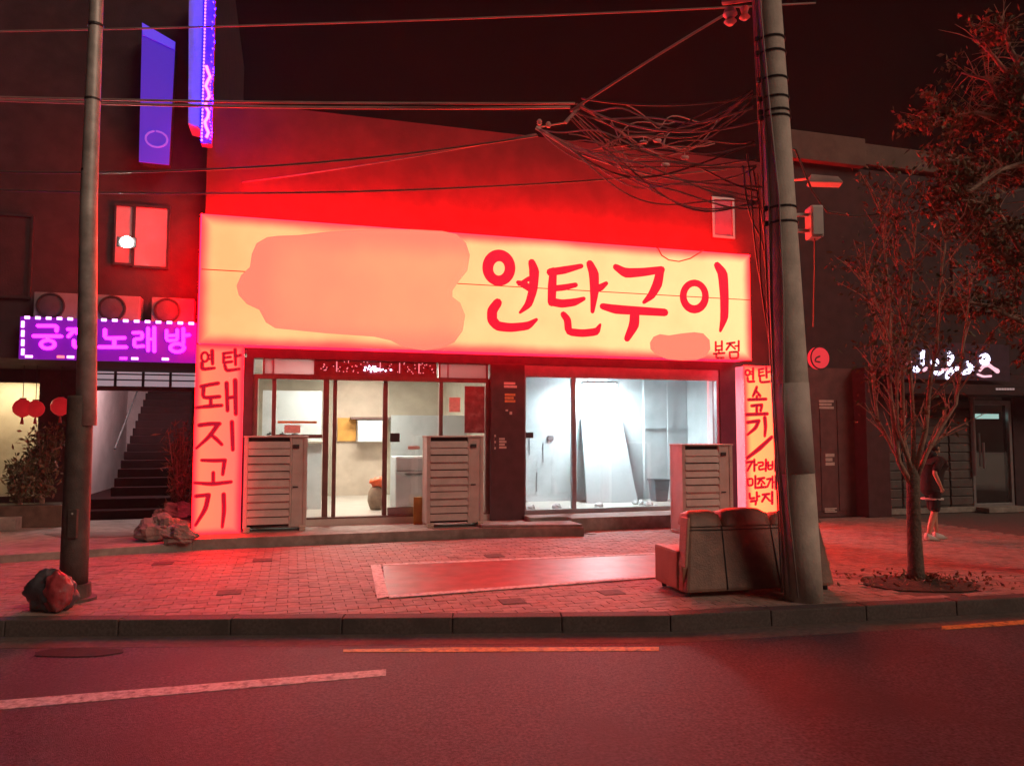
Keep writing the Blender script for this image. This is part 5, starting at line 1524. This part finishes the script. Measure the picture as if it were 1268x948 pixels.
for x, y, tw in ((-.20, -.09, .02), (.14, .09, .0)):
    x *= S_; y *= S_
    s0 = part('shoe', MB().hexa([(x - .06, y - .038, .012 + tw), (x + .15, y - .045, .012), (x + .15, y + .045, .012), (x - .06, y + .038, .012 + tw)],
                                [(x - .05, y - .032, .105 + tw), (x + .10, y - .036, .055), (x + .10, y + .036, .055), (x - .05, y + .032, .105 + tw)]), M_white_shoe, person, bevel=.018, smooth=True)
    part('sole', MB().hexa([(x - .065, y - .042, .0 + tw), (x + .158, y - .05, .0), (x + .158, y + .05, .0), (x - .065, y + .042, .0 + tw)],
                           [(x - .065, y - .042, .016 + tw), (x + .158, y - .05, .018), (x + .158, y + .05, .018), (x - .065, y + .042, .016 + tw)]), M_cream, s0, bevel=.005)

# ================================================================== TREES
TB = gp(1133, 722)
tree = thing('street_tree', 'bare multi stemmed young tree in a soil pit between sofa and walking person', 'tree', TB)
rt = random.Random(17)
trunk = MB()
def tp_(x, y, dy=0.0):
    p = at(x, y, TB.y + dy)
    return p - TB
trunk.tube([tp_(1134, 726), tp_(1134, 700), tp_(1132, 660), tp_(1131, 620), tp_(1131, 592), tp_(1131, 572)], [.105, .082, .074, .068, .066, .012], 12)
part('trunk', trunk, M_bark, tree, smooth=True)
stems = [([(1129, 600), (1113, 572), (1105, 510), (1099, 450), (1102, 385), (1095, 300), (1088, 250)], -.1, .034),
         ([(1130, 592), (1119, 545), (1117, 470), (1124, 405), (1130, 335), (1136, 262)], .15, .032),
         ([(1132, 585), (1146, 535), (1152, 470), (1160, 430), (1163, 360), (1172, 290)], -.2, .032),
         ([(1133, 598), (1147, 562), (1166, 528), (1184, 500), (1191, 440), (1200, 370), (1204, 330)], .1, .028),
         ([(1128, 598), (1106, 556), (1087, 520), (1079, 460), (1084, 395), (1074, 330)], .25, .026),
         ([(1131, 580), (1131, 520), (1126, 440), (1113, 380), (1110, 290), (1116, 230)], .3, .026),
         ([(1130, 585), (1111, 530), (1110, 450), (1092, 390), (1064, 340)], -.3, .022)]
twigs = []
for pts, dy, r0 in stems:
    n_ = len(pts)
    P = [tp_(x, y, dy * i / (n_ - 1)) for i, (x, y) in enumerate(pts)]
    mb = MB().tube(P, [r0 * (1 - .78 * i / (n_ - 1)) for i in range(n_)], 8)
    for i in range(2, n_):
        for _ in range(6):
            s_ = rt.random()
            c = P[i - 1].lerp(P[i], s_)
            d = (P[i] - P[i - 1]).normalized() * .7 + Vector((rt.uniform(-.9, .9), rt.uniform(-.9, .9), rt.uniform(0, .5)))
            d.normalize()
            L_ = rt.uniform(.25, .6)
            e1 = c + d * L_ * .5 + Vector((0, 0, .03))
            e2 = e1 + (d + Vector((rt.uniform(-.4, .4), rt.uniform(-.4, .4), rt.uniform(-.2, .3)))) * L_ * .5
            mb.tube([c, e1, e2], [.009, .006, .003], 5, cap=False)
            twigs.append((c, e1, e2))
    part('stem', mb, M_bark_pale, tree, smooth=True)
cr = [MB(), MB()]
for _ in range(2600):
    c, e1, e2 = rt.choice(twigs)
    if rt.random() < .8 and e2.z < 2.3:
        continue
    q = e1.lerp(e2, rt.uniform(.2, 1.1)) + Vector((rt.gauss(0, .07), rt.gauss(0, .07), rt.gauss(0, .06)))
    cr[rt.randrange(2)].leaf(q, rt.uniform(.04, .09), rt.uniform(.02, .04), rt)
for m_, mm in zip(cr, (M_leaf[1], M_leaf[0])):
    part('crown', m_, mm, tree)
# soil pit with litter
pit = MB()
vs_, fs_ = [(TB.x, TB.y, .05)], []
for k in range(28):
    a = 2 * math.pi * k / 28
    j = 1 + .18 * noise.noise(Vector((math.cos(a) * 2, math.sin(a) * 2, 3)))
    vs_.append((TB.x + .05 + .62 * j * math.cos(a), TB.y + .42 * j * math.sin(a), .0))
for k in range(28):
    a = 2 * math.pi * k / 28
    vs_.append((TB.x + .05 + .25 * math.cos(a), TB.y + .2 * math.sin(a), .05 + .02 * noise.noise(Vector((a, 1, 1)))))
for k in range(28):
    b = (k + 1) % 28
    fs_ += [(1 + k, 1 + b, 29 + b, 29 + k), (29 + k, 29 + b, 0)]
solo('tree_pit_soil', pit.add(vs_, fs_), M_soil, kind='structure', smooth=True)
lit = MB()
for _ in range(330):
    a = rt.uniform(0, 2 * math.pi); r_ = rt.gauss(0, .45)
    lit.leaf((TB.x + .15 + 1.25 * r_ * math.cos(a), TB.y + .7 * r_ * math.sin(a), .03 + max(0, .04 * (1 - abs(r_)))), rt.uniform(.03, .07), .03, rt)
solo('leaf_litter', lit, M_leaf[1], label='dry fallen leaves scattered around the foot of the bare tree', cat='leaf litter', kind='stuff')

# big leafy tree whose trunk stands just past the right edge
BT = Vector((at(1330, 600, 8.9).x, 8.9, 0))
bt = thing('leafy_tree', 'larger leafy tree leaning in from the right edge, its trunk out of frame', 'tree', BT)
rg = random.Random(31)
def bp_(x, y, Y): return at(x, y, Y) - BT
tk = MB().tube([Vector((0, 0, -.02)), bp_(1326, 560, 8.9), bp_(1318, 420, 8.85), bp_(1310, 300, 8.85), bp_(1300, 180, 8.8), bp_(1285, 80, 8.8)], [.2, .17, .15, .13, .1, .06], 12)
part('trunk', tk, M_bark, bt, smooth=True)
limbs = [[(1312, 320), (1270, 200), (1235, 212), (1200, 238), (1172, 222), (1160, 190)], [(1310, 300), (1262, 192), (1240, 205), (1215, 232), (1185, 245), (1168, 262)], [(1300, 180), (1262, 110), (1230, 70), (1205, 45)],
         [(1305, 230), (1255, 150), (1210, 140), (1175, 145), (1158, 152)], [(1296, 140), (1250, 60), (1240, 20)], [(1314, 380), (1262, 330), (1220, 300), (1170, 290)], [(1316, 430), (1268, 400), (1225, 380), (1190, 372)],
         [(1314, 380), (1270, 320), (1235, 260), (1210, 250)], [(1300, 200), (1260, 170), (1225, 100), (1190, 90)]]
lt = []
lmb = MB()
for k, pts in enumerate(limbs):
    Y0 = 8.8 + rg.uniform(-.5, .3)
    P = [bp_(x, y, 8.85 + (Y0 - 8.85) * i / (len(pts) - 1)) for i, (x, y) in enumerate(pts)]
    n_ = len(P)
    lmb.tube(P, [.045 * (1 - .75 * i / (n_ - 1)) for i in range(n_)], 7)
    for i in range(1, n_):
        for _ in range(17):
            c = P[i - 1].lerp(P[i], rg.random())
            d = Vector((rg.uniform(-1, 1), rg.uniform(-1, 1), rg.uniform(-.6, 1))).normalized()
            L_ = rg.uniform(.18, .5)
            e = c + d * L_
            lmb.tube([c, c.lerp(e, .5) + Vector((0, 0, .02)), e], [.008, .005, .002], 4, cap=False)
            lt.append((c, e))
part('limbs', lmb, M_bark_pale, bt, smooth=True)
cb_ = [MB(), MB(), MB()]
for k in range(17000):
    c, e = rg.choice(lt)
    q = c.lerp(e, rg.uniform(.3, 1.15)) + Vector((rg.gauss(0, .05), rg.gauss(0, .05), rg.gauss(0, .045)))
    if noise.noise(q * 1.7 + Vector((3, 1, 9))) < -.10:
        continue
    cb_[rg.choices((0, 1, 2), (3, 4, 3))[0]].leaf(q, rg.uniform(.05, .11), rg.uniform(.025, .05), rg, up=(0, 0, -.2))
for m_, mm in zip(cb_, (M_leaf[0], M_leaf[1], M_leaf[2])):
    part('crown', m_, mm, bt)

# ================================================================== OVERHEAD WIRES
def sag(a, b, s_, n_=18, wob=0.0, seed=0):
    r_ = random.Random(seed)
    o = []
    ph = r_.uniform(0, 6)
    for i in range(n_ + 1):
        t = i / n_
        p = a.lerp(b, t)
        p.z -= 4 * s_ * t * (1 - t)
        if wob:
            k = math.sin(math.pi * t)
            p += Vector((wob * k * math.sin(5 * t + ph), wob * k * math.cos(4 * t + ph), wob * k * math.sin(7 * t + ph * 2)))
        o.append(p)
    return o
def cable(pts, rad, mat, label, group=None, k=6):
    o = solo('cable', MB().tube([p - pts[0] for p in pts], rad, k), mat, label, 'cable', group, smooth=True, loc=pts[0])
    return o
G1 = 'cables strung along the street'
YW = 9.2
cable(sag(at(-60, 40, 9), at(1010, 4, YW), .05), .011, M_cable_pale, 'topmost thin cable crossing the dark wall near the top of the picture', G1)
cable(sag(at(-60, 119, 8.6), at(712, 128, YW), .03), .014, M_cable_pale, 'upper of two close cables running from lamp post to the red bracket', G1)
cable(sag(at(-60, 122, 8.8), at(706, 133, YW), .05), .017, M_cable_pale, 'lower of two close cables running from lamp post to the red bracket', G1)
cable(sag(at(-60, 211, 8.6), at(666, 168, YW), .18), .013, M_cable, 'long cable sagging just above the glowing sign to the red bracket', G1)
cable(sag(F(fp(300, 226, .55)[0], .54, fp(300, 226, .55)[1]), at(664, 166, YW), .04), .009, M_cable_pale, 'thin stay rising from the wall to lower end of the red bracket', G1)
cable(sag(at(-60, 233, 8.6), at(900, 210, YW), .16), .011, M_cable, 'lowest long cable passing just over the glowing sign', G1)
cable(sag(at(706, 138, YW), at(905, 14, 8.6), -.02), .016, M_cable_pale, 'steep cable climbing from the red bracket to the pole top', G1)
cable(sag(at(720, 122, YW), at(945, 118, 7.9), .10), .012, M_cable, 'slack cable from upper red bracket to the concrete pole', G1)
cable([at(943, 170, 7.75), at(985, 185, 8.6), at(1005, 235, 8.8), at(1024, 262, 9), at(1060, 268, 9.6), at(1130, 262, 10.5), at(1290, 230, 11)], .014, M_cable, 'cable drooping from the pole past junction box to the right tree', G1)
cable(sag(at(714, 129, YW), pole_at(4.9) + Vector((-.15, .05, 0)), .22), .012, M_cable_pale, 'pale cable sagging from the red bracket to the banded part of the pole', G1)
cable(sag(at(718, 190, YW), pole_at(4.2) + Vector((-.15, .05, 0)), .10), .013, M_cable_pale, 'lowest thick cable from the bracket foot to the concrete pole', G1)
# bracket carrying the wires
brk = thing('cable_bracket', 'red lit steel bracket holding wires above the middle of the sign', 'bracket', at(690, 165, YW))
bl0 = Vector(brk.location)
part('bar', MB().tube([at(664, 158, YW) - bl0, at(716, 190, YW) - bl0], .026, 8), M_steel, brk)
part('bar', MB().tube([at(700, 152, YW) - bl0, at(722, 128, YW) - bl0], .024, 8), M_steel, brk)
part('hanger', MB().tube([at(664, 158, YW) - bl0, at(700, 152, YW) - bl0], .010, 6), M_steel, brk)
part('insulator', MB().lathe([(.02, -.03), (.035, -.01), (.02, .0), (.035, .015), (.02, .04)], at(668, 152, YW) - bl0, 10), M_white_box, brk)
part('insulator', MB().lathe([(.02, -.03), (.035, -.01), (.02, .0), (.035, .015), (.02, .04)], at(679, 155, YW) - bl0, 10), M_white_box, brk)
rc = random.Random(23)
G2 = 'drooping wires in the tangle left of the concrete pole'
LB2 = 'thin drooping wire in the tangle between red bracket and concrete pole'
for k in range(21):
    q_ = rc.random()
    a = at(664 + 52 * q_, 158 + 32 * q_, YW) if k % 3 else at(700 + 22 * q_, 152 - 24 * q_, YW)
    zt = rc.uniform(3.9, 5.3)
    b = pole_at(zt) + Vector((-.2, .05, 0))
    cable(sag(a, b, rc.uniform(.05, .45), 20, rc.uniform(.03, .16), k), rc.uniform(.006, .011), M_cable if rc.random() < .3 else M_cable_pale, LB2, G2, 5)
for k in range(9):     # slack strands
    a = at(rc.uniform(700, 800), rc.uniform(128, 175), YW + rc.uniform(-.3, .1))
    b = at(rc.uniform(800, 900), rc.uniform(140, 215), YW + rc.uniform(-.4, .1))
    cable(sag(a, b, rc.uniform(.1, .4), 18, rc.uniform(.05, .2), 90 + k), .007, M_cable_pale, 'slack strand of wire hanging in the tangle above the sign', 'slack wire strands above the sign', 5)
for k, (x, y) in enumerate(((797, 176), (814, 174), (848, 195), (824, 204))):
    c = at(x, y, YW)
    sp = thing('splice_case', 'small pale splice case hanging in the wire tangle', 'splice case', c, group='splice cases in the wire tangle')
    part('body', MB().tube([(-.05, 0, 0), (-.035, 0, .0), (.035, 0, 0), (.05, 0, 0)], [.012, .024, .024, .012], 10), M_white_box, sp, smooth=True)
    part('clip', MB().tube([(0, 0, .02), (0, 0, .07)], .005, 5), M_steel, sp)
# service drops beside the pole
G3 = 'service wires falling beside the concrete pole'
for k, (x0, y0, x1, y1) in enumerate(((925, 190, 962, 470), (932, 205, 955, 440), (938, 215, 972, 560), (920, 205, 948, 330), (945, 180, 990, 330), (950, 240, 985, 520))):
    a, b = at(x0, y0, 7.75), at(x1, y1, 7.72)
    cable(sag(a, b, 0, 16, .05, 50 + k), .010, M_cable_pale if k % 2 == 0 else M_cable, 'service wire falling close along the left of the leaning pole', G3, 5)
# fitting at the top edge of the picture
tf = thing('pole_fitting', 'red lit cross arm fitting at the top left of the leaning pole', 'fitting', at(910, 15, 7.9))
tfl = Vector(tf.location)
part('arm', MB().tube([pole_at(PT.z + .05) - tfl, at(895, 2, 7.9) - tfl], .04, 8), M_steel, tf)
part('insulator', MB().lathe([(.03, -.14), (.07, -.1), (.04, -.06), (.08, -.02), (.05, .05)], at(904, 16, 7.9) - tfl, 12), M_white_box, tf)
part('insulator', MB().lathe([(.025, -.1), (.06, -.07), (.03, -.03), (.05, .04)], at(922, 14, 7.9) - tfl, 12), M_white_box, tf)

# ================================================================== NIGHT HAZE that carries the glow of the signs
HAZE = 0.0015
if HAZE:
    hz = bpy.data.materials.new('haze_air')
    hz.use_nodes = True
    hn = hz.node_tree
    hn.nodes.clear()
    ho = hn.nodes.new('ShaderNodeOutputMaterial')
    hv = hn.nodes.new('ShaderNodeVolumePrincipled')
    hv.inputs['Color'].default_value = (0.9, 0.9, 0.9, 1)
    hv.inputs['Density'].default_value = HAZE
    hn.links.new(hv.outputs[0], ho.inputs['Volume'])
    solo('haze', MB().box(-75, 75, -50, 75, -1.2, 14.5), hz, kind='stuff')
